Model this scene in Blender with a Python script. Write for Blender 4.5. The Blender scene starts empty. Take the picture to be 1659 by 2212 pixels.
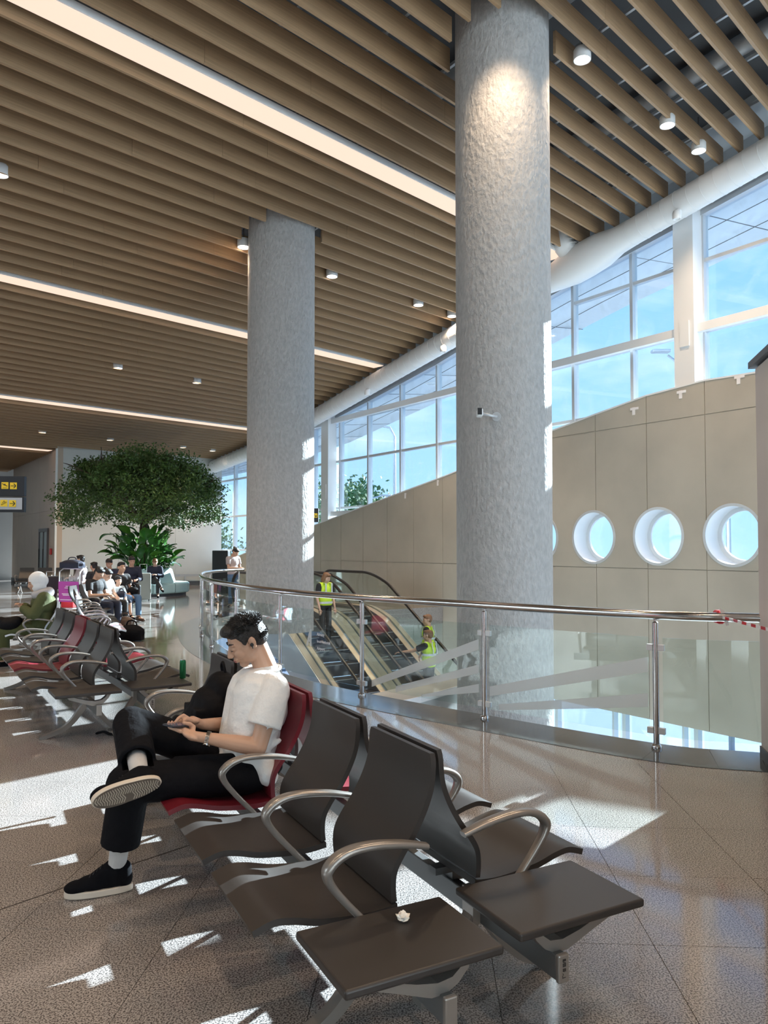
import bpy, bmesh, math, random
from mathutils import Vector, Matrix, Euler
random.seed(7)
sc = bpy.context.scene
COL = sc.collection
R = math.radians
# ------------------------------------------------------------------ camera
cam_d = bpy.data.cameras.new('camera'); cam = bpy.data.objects.new('camera', cam_d); COL.objects.link(cam)
cam_d.sensor_fit = 'VERTICAL'; cam_d.sensor_height = 36.0; cam_d.lens = 1661.0/2212*36
cam_d.shift_y = 0.0086; cam_d.clip_end = 500
cam.location = (0, 0, 1.6); cam.rotation_euler = (R(92), 0, 0)
sc.camera = cam
# ------------------------------------------------------------------ world: daylight sky with thin cloud
w = bpy.data.worlds.new('sky'); sc.world = w; w.use_nodes = True
nt = w.node_tree; nt.nodes.clear()
tc = nt.nodes.new('ShaderNodeTexCoord'); sep = nt.nodes.new('ShaderNodeSeparateXYZ'); nt.links.new(tc.outputs['Generated'], sep.inputs[0])
rp = nt.nodes.new('ShaderNodeValToRGB'); nt.links.new(sep.outputs['Z'], rp.inputs[0])
rp.color_ramp.elements[0].position = 0.0; rp.color_ramp.elements[0].color = (.42, .68, .95, 1)
rp.color_ramp.elements[1].position = .55; rp.color_ramp.elements[1].color = (.16, .42, .88, 1)
mp = nt.nodes.new('ShaderNodeMapping'); mp.inputs['Scale'].default_value = (3, 3, 9); nt.links.new(tc.outputs['Generated'], mp.inputs[0])
nz = nt.nodes.new('ShaderNodeTexNoise'); nz.inputs['Scale'].default_value = 2.2; nz.inputs['Detail'].default_value = 6; nt.links.new(mp.outputs[0], nz.inputs[0])
r2 = nt.nodes.new('ShaderNodeValToRGB'); nt.links.new(nz.outputs[0], r2.inputs[0])
r2.color_ramp.elements[0].position = .48; r2.color_ramp.elements[0].color = (0, 0, 0, 1)
r2.color_ramp.elements[1].position = .8; r2.color_ramp.elements[1].color = (.55, .55, .55, 1)
mx = nt.nodes.new('ShaderNodeMixRGB'); nt.links.new(r2.outputs[0], mx.inputs[0]); nt.links.new(rp.outputs[0], mx.inputs[1]); mx.inputs[2].default_value = (.75, .88, 1, 1)
bg = nt.nodes.new('ShaderNodeBackground'); bg.inputs[1].default_value = .80; nt.links.new(mx.outputs[0], bg.inputs[0])
wo = nt.nodes.new('ShaderNodeOutputWorld'); nt.links.new(bg.outputs[0], wo.inputs[0])
# ------------------------------------------------------------------ sun
sd = bpy.data.lights.new('sun', 'SUN'); sun = bpy.data.objects.new('sun', sd); COL.objects.link(sun)
SUN_AZ, SUN_EL = 44.0, 22.5
sv = Vector((math.sin(R(SUN_AZ))*math.cos(R(SUN_EL)), math.cos(R(SUN_AZ))*math.cos(R(SUN_EL)), math.sin(R(SUN_EL))))
sun.rotation_euler = sv.to_track_quat('Z', 'Y').to_euler(); sd.energy = 17; sd.angle = R(.5); sd.color = (.86, .96, 1.0)
# ------------------------------------------------------------------ exposure
sc.view_settings.view_transform = 'Standard'; sc.view_settings.look = 'None'
sc.view_settings.exposure = 0.95; sc.view_settings.gamma = 1; sc.view_settings.use_curve_mapping = False
STRIP_POWER, SPOT_POWER = .55, 220.0

# ================================================================== materials
def mat(name, col, rough=.5, metal=0, noise=None, bump=None, emit=None, strength=0, spec=.5, coord='Object', scale=(1,1,1), sheen=0, coat=0):
    """noise=(scale, amount, detail): lightness variation; bump=(scale, strength, distance)"""
    m = bpy.data.materials.new(name); m.use_nodes = True
    n = m.node_tree; b = n.nodes['Principled BSDF']
    b.inputs['Base Color'].default_value = (*col, 1); b.inputs['Roughness'].default_value = rough; b.inputs['Metallic'].default_value = metal
    b.inputs['Specular IOR Level'].default_value = spec
    if sheen: b.inputs['Sheen Weight'].default_value = sheen
    if coat: b.inputs['Coat Weight'].default_value = coat; b.inputs['Coat Roughness'].default_value = .08
    if emit: b.inputs['Emission Color'].default_value = (*emit, 1); b.inputs['Emission Strength'].default_value = strength
    if noise or bump:
        t = n.nodes.new('ShaderNodeTexCoord'); mpp = n.nodes.new('ShaderNodeMapping'); mpp.inputs['Scale'].default_value = scale
        if coord == 'Position':
            g = n.nodes.new('ShaderNodeNewGeometry'); n.links.new(g.outputs['Position'], mpp.inputs[0])
        else: n.links.new(t.outputs[coord], mpp.inputs[0])
    if noise:
        nn = n.nodes.new('ShaderNodeTexNoise'); nn.inputs['Scale'].default_value = noise[0]; nn.inputs['Detail'].default_value = noise[2] if len(noise) > 2 else 4
        n.links.new(mpp.outputs[0], nn.inputs[0])
        cr = n.nodes.new('ShaderNodeValToRGB'); a = noise[1]
        cr.color_ramp.elements[0].position = .3; cr.color_ramp.elements[0].color = (*[c*(1-a) for c in col], 1)
        cr.color_ramp.elements[1].position = .7; cr.color_ramp.elements[1].color = (*[min(1, c*(1+a)) for c in col], 1)
        n.links.new(nn.outputs[0], cr.inputs[0]); n.links.new(cr.outputs[0], b.inputs['Base Color'])
    if bump:
        bn = n.nodes.new('ShaderNodeTexNoise'); bn.inputs['Scale'].default_value = bump[0]; bn.inputs['Detail'].default_value = 5
        n.links.new(mpp.outputs[0], bn.inputs[0])
        bb = n.nodes.new('ShaderNodeBump'); bb.inputs['Strength'].default_value = bump[1]; bb.inputs['Distance'].default_value = bump[2]
        n.links.new(bn.outputs[0], bb.inputs['Height']); n.links.new(bb.outputs[0], b.inputs['Normal'])
    return m

def glass(name, tint=(.95, .98, .98), base=.0, gloss=1.0, dirt=0.0):
    m = bpy.data.materials.new(name); m.use_nodes = True; n = m.node_tree; n.nodes.clear()
    o = n.nodes.new('ShaderNodeOutputMaterial'); tr = n.nodes.new('ShaderNodeBsdfTransparent'); tr.inputs[0].default_value = (*tint, 1)
    gl = n.nodes.new('ShaderNodeBsdfGlossy'); gl.inputs['Roughness'].default_value = .0; gl.inputs[0].default_value = (gloss, gloss, gloss, 1)
    fr = n.nodes.new('ShaderNodeFresnel'); g0 = n.nodes.new('ShaderNodeNewGeometry'); io = n.nodes.new('ShaderNodeMath'); io.operation = 'MULTIPLY_ADD'; io.inputs[1].default_value = -(1.45-1/1.45); io.inputs[2].default_value = 1.45; n.links.new(g0.outputs['Backfacing'], io.inputs[0]); n.links.new(io.outputs[0], fr.inputs[0])
    mul = n.nodes.new('ShaderNodeMath'); mul.operation = 'MULTIPLY_ADD'; mul.inputs[1].default_value = .9; mul.inputs[2].default_value = base
    n.links.new(fr.outputs[0], mul.inputs[0])
    mxs = n.nodes.new('ShaderNodeMixShader'); n.links.new(mul.outputs[0], mxs.inputs[0]); n.links.new(tr.outputs[0], mxs.inputs[1]); n.links.new(gl.outputs[0], mxs.inputs[2])
    last = mxs
    if dirt:
        df = n.nodes.new('ShaderNodeBsdfDiffuse'); df.inputs[0].default_value = (.8, .88, .95, 1)
        g = n.nodes.new('ShaderNodeNewGeometry'); nn = n.nodes.new('ShaderNodeTexNoise'); nn.inputs['Scale'].default_value = 1.6; nn.inputs['Detail'].default_value = 7; nn.inputs['Distortion'].default_value = 1.5
        n.links.new(g.outputs['Position'], nn.inputs[0])
        cr = n.nodes.new('ShaderNodeValToRGB'); cr.color_ramp.elements[0].position = .45; cr.color_ramp.elements[0].color = (0, 0, 0, 1)
        cr.color_ramp.elements[1].position = .75; cr.color_ramp.elements[1].color = (dirt, dirt, dirt, 1); n.links.new(nn.outputs[0], cr.inputs[0])
        m2 = n.nodes.new('ShaderNodeMixShader'); n.links.new(cr.outputs[0], m2.inputs[0]); n.links.new(mxs.outputs[0], m2.inputs[1]); n.links.new(df.outputs[0], m2.inputs[2]); last = m2
    n.links.new(last.outputs[0], o.inputs[0]); return m

def terrazzo(name, c_light, c_dark, rough, scale=170, split=.5):
    m = bpy.data.materials.new(name); m.use_nodes = True; n = m.node_tree; b = n.nodes['Principled BSDF']
    g = n.nodes.new('ShaderNodeNewGeometry')
    v = n.nodes.new('ShaderNodeTexNoise'); v.inputs['Scale'].default_value = scale; v.inputs['Detail'].default_value = 1.5; n.links.new(g.outputs['Position'], v.inputs[0])
    cr = n.nodes.new('ShaderNodeValToRGB'); cr.color_ramp.elements[0].position = split-.07; cr.color_ramp.elements[0].color = (*c_dark, 1)
    cr.color_ramp.elements[1].position = split+.07; cr.color_ramp.elements[1].color = (*c_light, 1); n.links.new(v.outputs[0], cr.inputs[0])
    l = n.nodes.new('ShaderNodeTexNoise'); l.inputs['Scale'].default_value = 1.3; l.inputs['Detail'].default_value = 3; n.links.new(g.outputs['Position'], l.inputs[0])
    mr = n.nodes.new('ShaderNodeMapRange'); mr.inputs[3].default_value = .82; mr.inputs[4].default_value = 1.15; n.links.new(l.outputs[0], mr.inputs[0])
    mm = n.nodes.new('ShaderNodeMixRGB'); mm.blend_type = 'MULTIPLY'; mm.inputs[0].default_value = 1; n.links.new(cr.outputs[0], mm.inputs[1]); n.links.new(mr.outputs[0], mm.inputs[2])
    n.links.new(mm.outputs[0], b.inputs['Base Color']); b.inputs['Roughness'].default_value = rough; b.inputs['IOR'].default_value = 1.5
    return m

def striped(name, cols, period):
    """woven stripes across the seat width (object Y)"""
    m = bpy.data.materials.new(name); m.use_nodes = True; n = m.node_tree; b = n.nodes['Principled BSDF']
    t = n.nodes.new('ShaderNodeTexCoord'); s = n.nodes.new('ShaderNodeSeparateXYZ'); n.links.new(t.outputs['Object'], s.inputs[0])
    a = n.nodes.new('ShaderNodeMath'); a.operation = 'MULTIPLY_ADD'; a.inputs[1].default_value = 1/period; a.inputs[2].default_value = .5; n.links.new(s.outputs['Y'], a.inputs[0])
    cr = n.nodes.new('ShaderNodeValToRGB'); cr.color_ramp.interpolation = 'CONSTANT'
    e = cr.color_ramp.elements
    e[0].position = cols[0][0]; e[0].color = (*cols[0][1], 1); e[1].position = cols[1][0]; e[1].color = (*cols[1][1], 1)
    for p, c in cols[2:]:
        x = e.new(p); x.color = (*c, 1)
    n.links.new(a.outputs[0], cr.inputs[0]); n.links.new(cr.outputs[0], b.inputs['Base Color']); b.inputs['Roughness'].default_value = .6
    return m

M = {}
M['wood'] = mat('oak veneer', (.37, .24, .135), .5, noise=(3, .16, 6), scale=(.5, 6, 22))
M['plate'] = mat('dark plenum', (.09, .095, .105), .9)
M['galv'] = mat('galvanised steel', (.5, .52, .55), .45, .6)
M['plaster'] = mat('textured grey plaster', (.42, .41, .40), .62, noise=(20, .13, 9), bump=(20, .9, .03), coord='Position', scale=(1, 1, .6))
M['beige'] = mat('beige wall panel', (.45, .41, .345), .55, noise=(.9, .09, 7), coord='Position')
M['whitewall'] = mat('pale grey wall panel', (.50, .51, .50), .6, noise=(.8, .05, 5), coord='Position')
M['brownwall'] = mat('taupe wall', (.46, .37, .30), .6, noise=(.8, .05, 5), coord='Position')
M['white'] = mat('white paint', (.78, .79, .80), .45)
M['whiteduct'] = mat('white duct', (.74, .745, .75), .38)
M['alu'] = mat('pale aluminium', (.62, .64, .66), .35, .3)
M['floor'] = terrazzo('speckled granite', (.40, .37, .355), (.10, .09, .088), .075, 150, .48)
M['kerb'] = mat('dark polished granite', (.085, .095, .105), .10, noise=(3, .25, 8), coord='Position')
M['joint'] = mat('dark floor joint', (.06, .05, .045), .8)
M['steel'] = mat('polished stainless steel', (.62, .60, .585), .16, 1)
M['railglass'] = glass('railing glass', (.93, .975, .965), .015)
M['etch'] = mat('frosted etching', (.62, .68, .72), .7)
M['winglass'] = glass('window glass', (.94, .98, 1.0), .0, dirt=.07)
M['seat'] = mat('charcoal polyurethane', (.036, .031, .029), .42, bump=(900, .05, .001))
M['red'] = mat('dark red polyurethane', (.165, .012, .022), .38, bump=(900, .05, .001))
M['arm'] = mat('satin grey cast aluminium', (.31, .285, .265), .28, .5)
M['beam'] = mat('dark grey beam', (.15, .155, .16), .4, .4)
M['black'] = mat('black', (.012, .012, .014), .6)
M['mark'] = mat('dark mark', (.03, .025, .025), .7)
W_ = (.68, .72, .78); B_ = (.03, .035, .05); P_ = (.75, .13, .20); L_ = (.30, .42, .60)
M['stripe'] = striped('striped upholstery', [(0, W_), (.08, L_), (.14, W_), (.22, B_), (.25, W_), (.33, P_), (.45, W_), (.5, B_), (.53, L_), (.62, W_), (.7, B_), (.73, W_), (.82, P_), (.87, W_), (.93, B_), (.96, W_)], .48)
M['skin'] = mat('skin', (.56, .33, .225), .45)
M['skin2'] = mat('pale skin', (.62, .40, .30), .5)
M['lip'] = mat('lips', (.42, .15, .13), .4)
M['hair'] = mat('black hair', (.012, .010, .010), .42, bump=(160, .8, .01))
M['brownhair'] = mat('brown hair', (.20, .10, .05), .5)
M['tee'] = mat('white cotton', (.80, .79, .78), .8, bump=(12, .6, .03))
M['trouser'] = mat('black trousers', (.007, .007, .009), .85, bump=(11, .5, .03), spec=.12)
M['sock'] = mat('ribbed grey sock', (.55, .53, .52), .9, bump=(120, .5, .004))
M['suede'] = mat('black suede', (.006, .006, .008), .9, spec=.12, bump=(300, .3, .002))
M['sole'] = mat('cream rubber', (.66, .58, .49), .6)
M['tread'] = mat('brown grey rubber tread', (.12, .095, .075), .7)
M['watch'] = mat('steel watch', (.7, .68, .64), .2, 1)
M['phone'] = mat('dark phone', (.03, .03, .04), .25)
M['screen'] = mat('phone screen', (.01, .01, .02), .1, emit=(.7, .6, .85), strength=.03)
M['nylon'] = mat('black nylon', (.006, .006, .008), .7, bump=(20, .4, .02), spec=.15)
M['leaf'] = mat('small green leaves', (.055, .115, .022), .5, noise=(2.5, .5, 3), coord='Position')
M['bigleaf'] = mat('glossy dark green leaf', (.030, .115, .018), .3, noise=(1.5, .4, 2), coord='Position')
M['bark'] = mat('dark bark', (.07, .05, .035), .9, bump=(30, .6, .02))
M['teal'] = mat('pale teal leatherette', (.50, .68, .66), .4)
M['tealgrey'] = mat('grey green leatherette', (.30, .34, .32), .45)
M['yellow'] = mat('yellow sign tile', (.85, .60, .03), .5)
M['signblack'] = mat('black sign face', (.015, .018, .025), .5)
M['signgrey'] = mat('grey sign face', (.42, .45, .50), .5)
M['signwhite'] = mat('white lettering', (.85, .85, .9), .5)
M['signblue'] = mat('blue lettering', (.18, .38, .75), .5)
M['deck'] = mat('beige escalator deck', (.62, .50, .38), .35, .2)
M['step'] = mat('dark grooved escalator step', (.05, .05, .055), .5)
M['rubber'] = mat('black rubber handrail', (.02, .018, .018), .35)
M['cangreen'] = mat('metallic green can', (.02, .16, .06), .25, .7)
M['tissue'] = mat('white tissue', (.82, .78, .72), .9)
M['hiviz'] = mat('yellow green safety vest', (.62, .85, .05), .7)
M['reflect'] = mat('silver reflective tape', (.62, .66, .66), .4)
M['tapered'] = mat('red tape', (.55, .02, .03), .5); M['tapewhite'] = mat('white tape', (.85, .82, .82), .5)
M['hoard'] = mat('pinkish grey board', (.56, .49, .45), .7, noise=(1.2, .06, 4), coord='Position')
M['darktrim'] = mat('dark grey trim', (.10, .10, .11), .6)
M['olive'] = mat('olive green coat', (.075, .085, .03), .9, bump=(9, .5, .03))
M['scarf'] = mat('white scarf', (.80, .80, .80), .85, bump=(8, .4, .02))
M['pillow'] = mat('grey neck pillow', (.42, .40, .41), .9)
M['navy'] = mat('navy cloth', (.018, .022, .045), .8); M['jeans'] = mat('blue jeans', (.09, .17, .30), .85)
M['darktee'] = mat('black tee', (.014, .014, .017), .8); M['greyblouse'] = mat('grey mauve blouse', (.36, .32, .33), .8)
M['palewhite'] = mat('off white blouse', (.72, .70, .66), .8); M['khaki'] = mat('light blue shirt', (.50, .60, .66), .8)
M['brownshoe'] = mat('brown leather', (.07, .035, .02), .5); M['purple'] = mat('magenta advertising panel', (.45, .06, .38), .5)
M['redpaint'] = mat('red paint', (.45, .02, .02), .4); M['asphalt'] = mat('exterior paving', (.055, .085, .14), .9, noise=(.1, .1, 4), coord='Position')
M['concrete'] = mat('grey concrete', (.42, .44, .43), .7, noise=(2, .12, 6), coord='Position')
M['soffit'] = mat('white soffit panel', (.52, .56, .60), .5)
M['lamp_face'] = mat('lamp face', (.9, .85, .8), .5, emit=(1.0, .86, .74), strength=9)
M['strip_face'] = mat('strip light diffuser', (.12, .10, .09), .6, spec=.1, emit=(1.0, .74, .58), strength=STRIP_POWER)

# ================================================================== mesh helpers
class MB:
    def __init__(self): self.v = []; self.f = []
    def add(self, vs, fs):
        o = len(self.v); self.v += [tuple(x) for x in vs]; self.f += [tuple(i+o for i in f) for f in fs]
    def box(self, c, s, ax=None):
        ax = ax or (Vector((1, 0, 0)), Vector((0, 1, 0)), Vector((0, 0, 1))); c = Vector(c)
        vs = [c+ax[0]*(s[0]/2*i)+ax[1]*(s[1]/2*j)+ax[2]*(s[2]/2*k) for i in (-1, 1) for j in (-1, 1) for k in (-1, 1)]
        self.add(vs, [(0, 1, 3, 2), (4, 6, 7, 5), (0, 4, 5, 1), (2, 3, 7, 6), (0, 2, 6, 4), (1, 5, 7, 3)])
    def bar(self, a, b, w, h, up=Vector((0, 0, 1))):
        a = Vector(a); b = Vector(b); d = (b-a); L = d.length; d.normalize(); s = d.cross(up).normalized(); u = s.cross(d)
        self.box((a+b)/2, (L, w, h), (d, s, u))
    def tube(self, pts, r, n=8, cap=True, rx=None):
        pts = [Vector(p) for p in pts]; rs = r if isinstance(r, (list, tuple)) else [r]*len(pts); rings = []
        ref = Vector((0, 0, 1)); d0 = (pts[1]-pts[0]).normalized()
        if abs(d0.dot(ref)) > .95: ref = Vector((1, 0, 0))
        base = len(self.v); s = d0.cross(ref).normalized()
        for i, p in enumerate(pts):
            d = (pts[min(i+1, len(pts)-1)]-pts[max(i-1, 0)]).normalized()
            s = (s-d*s.dot(d)).normalized(); u = d.cross(s)
            self.v += [tuple(p+s*math.cos(2*math.pi*k/n)*rs[i]*(rx or 1)+u*math.sin(2*math.pi*k/n)*rs[i]) for k in range(n)]
        for i in range(len(pts)-1):
            for k in range(n):
                a = base+i*n+k; b = base+i*n+(k+1) % n; self.f.append((a, b, b+n, a+n))
        if cap:
            self.f.append(tuple(base+k for k in range(n))[::-1]); self.f.append(tuple(base+(len(pts)-1)*n+k for k in range(n)))
    def cyl(self, a, b, r0, r1=None, n=16): self.tube([a, b], [r0, r0 if r1 is None else r1], n)
    def lathe(self, prof, n=24, c=(0, 0, 0), arc=2*math.pi, a0=0):
        base = len(self.v); full = abs(arc-2*math.pi) < 1e-6; m = n if full else n+1
        for r, z in prof:
            for k in range(m):
                t = a0+arc*k/n; self.v.append((c[0]+r*math.cos(t), c[1]+r*math.sin(t), c[2]+z))
        for i in range(len(prof)-1):
            for k in range(n):
                a = base+i*m+k; b = base+i*m+(k+1) % m; self.f.append((a, b, b+m, a+m))
    def capsule(self, p0, p1, r0, r1, n=12, flat0=False, flat1=False):
        p0 = Vector(p0); p1 = Vector(p1); d = p1-p0; L = d.length
        if L < 1e-5: d = Vector((0, 0, 1)); L = 1e-5
        d.normalize(); pts = []; rs = []
        if flat0: pts += [p0]; rs += [r0]
        else:
            for t in (88, 60, 30): pts.append(p0-d*r0*math.sin(R(t))); rs.append(r0*math.cos(R(t)))
            pts.append(p0); rs.append(r0)
        pts.append(p1); rs.append(r1)
        if not flat1:
            for t in (30, 60, 88): pts.append(p1+d*r1*math.sin(R(t))); rs.append(r1*math.cos(R(t)))
        self.tube(pts, rs, n)
    def ell(self, c, rad, ax=None, n=14, m=9):
        c = Vector(c); ax = ax or (Vector((1, 0, 0)), Vector((0, 1, 0)), Vector((0, 0, 1))); base = len(self.v)
        for i in range(1, m):
            p = math.pi*i/m
            for k in range(n):
                t = 2*math.pi*k/n
                self.v.append(tuple(c+ax[0]*rad[0]*math.sin(p)*math.cos(t)+ax[1]*rad[1]*math.sin(p)*math.sin(t)+ax[2]*rad[2]*math.cos(p)))
        top = len(self.v); self.v.append(tuple(c+ax[2]*rad[2])); self.v.append(tuple(c-ax[2]*rad[2]))
        for i in range(m-2):
            for k in range(n):
                a = base+i*n+k; b = base+i*n+(k+1) % n; self.f.append((a, a+n, b+n, b))
        for k in range(n):
            self.f.append((base+k, base+(k+1) % n, top)); self.f.append((base+(m-2)*n+(k+1) % n, base+(m-2)*n+k, top+1))
    def prism(self, poly, ex):
        """poly: list of 3D points, ex: extrusion vector"""
        ex = Vector(ex); n = len(poly); P = [Vector(p) for p in poly]
        self.add(P+[p+ex for p in P], [tuple(range(n))[::-1], tuple(range(n, 2*n))]+[(i, (i+1) % n, (i+1) % n+n, i+n) for i in range(n)])
    def mesh(self, name, smooth=False):
        me = bpy.data.meshes.new(name); me.from_pydata(self.v, [], self.f)
        bm = bmesh.new(); bm.from_mesh(me); bmesh.ops.recalc_face_normals(bm, faces=bm.faces); bm.to_mesh(me); bm.free()
        if smooth:
            me.polygons.foreach_set('use_smooth', [True]*len(me.polygons))
        return me
def link(name, me, m, parent=None, loc=(0, 0, 0), rz=0):
    o = bpy.data.objects.new(name, me)
    if m is not None and len(me.materials) == 0: me.materials.append(m)
    COL.objects.link(o); o.parent = parent; o.location = loc; o.rotation_euler = (0, 0, rz); return o
def build(mb, name, m, parent=None, smooth=False, loc=(0, 0, 0), rz=0, bevel=0, auto=None):
    o = link(name, mb.mesh(name, smooth or bool(auto)), m, parent, loc, rz)
    if bevel:
        b = o.modifiers.new('b', 'BEVEL'); b.width = bevel; b.segments = 2; b.limit_method = 'ANGLE'; b.angle_limit = R(40); b.harden_normals = False
    if auto: sharp(o.data, auto)
    return o
def sharp(me, ang=35):
    bm = bmesh.new(); bm.from_mesh(me)
    for e in bm.edges:
        if len(e.link_faces) == 2 and e.calc_face_angle(0) > R(ang): e.smooth = False
    bm.to_mesh(me); bm.free()
def tag(o, label=None, cat=None, group=None, kind=None):
    if label: o['label'] = label
    if cat: o['category'] = cat
    if group: o['group'] = group
    if kind: o['kind'] = kind
    return o
def thing(name, label, cat, loc=(0, 0, 0), rz=0, group=None):
    o = bpy.data.objects.new(name, None); COL.objects.link(o); o.location = loc; o.rotation_euler = (0, 0, rz); o.empty_display_size = .1
    return tag(o, label, cat, group)
def remesh(mb, voxel, smooth_it=4, factor=.5):
    me = mb.mesh('tmp'); o = bpy.data.objects.new('tmp', me); COL.objects.link(o)
    r = o.modifiers.new('r', 'REMESH'); r.mode = 'VOXEL'; r.voxel_size = voxel; r.use_smooth_shade = True
    if smooth_it:
        s = o.modifiers.new('s', 'SMOOTH'); s.factor = factor; s.iterations = smooth_it
    dg = bpy.context.evaluated_depsgraph_get(); out = bpy.data.meshes.new_from_object(o.evaluated_get(dg))
    bpy.data.objects.remove(o); out.materials.clear()
    out.polygons.foreach_set('use_smooth', [True]*len(out.polygons)); return out
def boolean_diff(o, cutters):
    for c in cutters:
        b = o.modifiers.new('c', 'BOOLEAN'); b.operation = 'DIFFERENCE'; b.object = c; b.solver = 'EXACT'
    dg = bpy.context.evaluated_depsgraph_get(); out = bpy.data.meshes.new_from_object(o.evaluated_get(dg)); o.modifiers.clear(); o.data = out
def text_mesh(s, size, depth=.002):
    c = bpy.data.curves.new('t', 'FONT'); c.body = s; c.size = size; c.extrude = depth
    o = bpy.data.objects.new('t', c); COL.objects.link(o); dg = bpy.context.evaluated_depsgraph_get()
    me = bpy.data.meshes.new_from_object(o.evaluated_get(dg)); bpy.data.objects.remove(o); me.materials.clear(); return me
def frame_of(o_, xa, ya, za):
    m = Matrix((xa, ya, za)).transposed().to_4x4(); m.translation = o_; return m
def interp(x, xs, ys):
    if x <= xs[0]: return ys[0]
    for i in range(len(xs)-1):
        if x <= xs[i+1]: return ys[i]+(ys[i+1]-ys[i])*(x-xs[i])/(xs[i+1]-xs[i])
    return ys[-1]
Z = Vector((0, 0, 1))

# ================================================================== frames of the building
SL = Vector((math.sin(R(44.7)), math.cos(R(44.7)), 0)); TL = Vector((-SL.y, SL.x, 0))      # along / across the ceiling slats
FA = Vector((-.578, .816, 0)).normalized(); FN = Vector((FA.y, -FA.x, 0)); G0 = Vector((7.35, 13.75, 0))   # facade line, outward normal
def Hc(D): return 1.6+interp(D, [-10, 23.58, 30.5, 90], [9.6, 4.227, 3.7, 3.7])
def facade(q, off=0, h=0): return G0+FA*q+FN*off+Z*h
def dlam(p): return p.dot(TL), p.dot(SL)
COLS = [(Vector((1.66, 10.62, 0)), .655), (Vector((-2.03, 15.05, 0)), .655)]

# ================================================================== floor
RAIL = [(5.2, 5.35), (4.0, 5.5), (2.88, 5.925), (2.178, 6.20), (.914, 7.27), (-.273, 8.39), (-1.19, 9.45), (-1.975, 10.75), (-2.67, 12.2), (-3.25, 13.85), (-3.68, 15.5), (-3.86, 16.8), (-3.80, 18.0), (-3.45, 18.9)]
def catmull(P, k=6):
    P = [Vector(p).to_3d() if len(p) == 2 else Vector(p) for p in P]; out = []
    for i in range(len(P)-1):
        a = P[max(i-1, 0)]; b = P[i]; c = P[i+1]; d = P[min(i+2, len(P)-1)]
        for j in range(k):
            t = j/k; out.append(.5*((2*b)+(c-a)*t+(2*a-5*b+4*c-d)*t*t+(3*b-a-3*c+d)*t**3))
    out.append(P[-1]); return out
RP = catmull(RAIL, 8)
def offset_path(P, d):
    out = []
    for i, p in enumerate(P):
        t = (P[min(i+1, len(P)-1)]-P[max(i-1, 0)]).normalized(); out.append(p+Vector((-t.y, t.x, 0))*d)
    return out
EDGE = offset_path(RP, -.14); KIN = offset_path(RP, .42)          # void side / hall side (path runs right to far left)
void = [Vector(facade(-7.5, -.45))]+[Vector((6.5, 5.3, 0))]+EDGE+[Vector((-2.86, 18.05, 0)), facade(9.3, -5.75), facade(9.3, -.45)]
outline = [Vector((-32, -8, 0)), Vector((24, -8, 0)), facade(-20, .2)]+void+[facade(34, .2), Vector((-32, 42, 0))]
mb = MB(); mb.prism([v-Z*.008 for v in outline], (0, 0, -.45))
me = mb.mesh('floor'); bm = bmesh.new(); bm.from_mesh(me); bmesh.ops.triangulate(bm, faces=[f for f in bm.faces if len(f.verts) > 4]); bm.to_mesh(me); bm.free()
floor = link('floor', me, M['floor']); tag(floor, 'polished speckled granite hall floor', kind='structure')
def inside(p, poly):
    c = False; j = len(poly)-1
    for i in range(len(poly)):
        a, b = poly[i], poly[j]
        if (a.y > p.y) != (b.y > p.y) and p.x < (b.x-a.x)*(p.y-a.y)/(b.y-a.y)+a.x: c = not c
        j = i
    return c
KREG = [Vector((-32, -8, 0)), Vector((24, -8, 0)), facade(-20, .2), facade(-7.5, .2), Vector((6.4, 4.9, 0))]+offset_path(RP, .2)+[Vector((-3.9, 19.2, 0)), Vector((-3.9, 60, 0)), Vector((-32, 60, 0))]
TS = .66; tx = Vector((math.cos(R(-3)), math.sin(R(-3)), 0)); ty = Vector((-tx.y, tx.x, 0)); t0 = Vector((1.78, 3.78, 0))
tile_me = MB(); tile_me.box((0, 0, -.004), (TS-.003, TS-.003, .008)); tile_mesh = tile_me.mesh('tile'); tile_mesh.materials.append(M['floor'])
cand = []
for i in range(-50, 30):
    for j in range(-20, 50):
        c = t0+tx*(i*TS+TS/2)+ty*(j*TS+TS/2)
        cor = [c+tx*a*TS/2+ty*b*TS/2 for a in (-1, 1) for b in (-1, 1)]
        ins = [inside(p, KREG) for p in cor+[c]]
        if not any(ins) or c.y < -2 or c.y > 33 or c.x < -20: continue
        vis = c.y > 1.2 and abs(c.x) < c.y*.52+.5
        cand.append((0 if vis else 1, c.length, c, all(ins)))
cand.sort(key=lambda t: (t[0], t[1])); rest = MB(); cnt = 0
for vis, d, c, full in cand:
    if full and cnt < 285 and not vis:
        link('tile', tile_mesh, None, floor, c, R(-3)); cnt += 1
    elif full: rest.box(c-Z*.004, (TS-.003, TS-.003, .008), (tx, ty, Z))
    else:
        k = 8; s = TS/k
        for a in range(k):
            for b in range(k):
                p = c+tx*((a+.5)*s-TS/2)+ty*((b+.5)*s-TS/2)
                if inside(p, KREG): rest.box(p-Z*.004, (s, s, .008), (tx, ty, Z))
tag(build(rest, 'floor_tiles', M['floor'], floor), kind='stuff')
# long expansion joint across the tiles (dark metal strip)
mb = MB(); mb.bar((-2.3, 2.75, .0005), (-1.3, 3.92, .0005), .006, .003); mb.bar((-1.3, 3.92, .0005), (.2, 5.55, .0005), .006, .003); build(mb, 'expansion_joint', M['joint'], floor)
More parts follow.
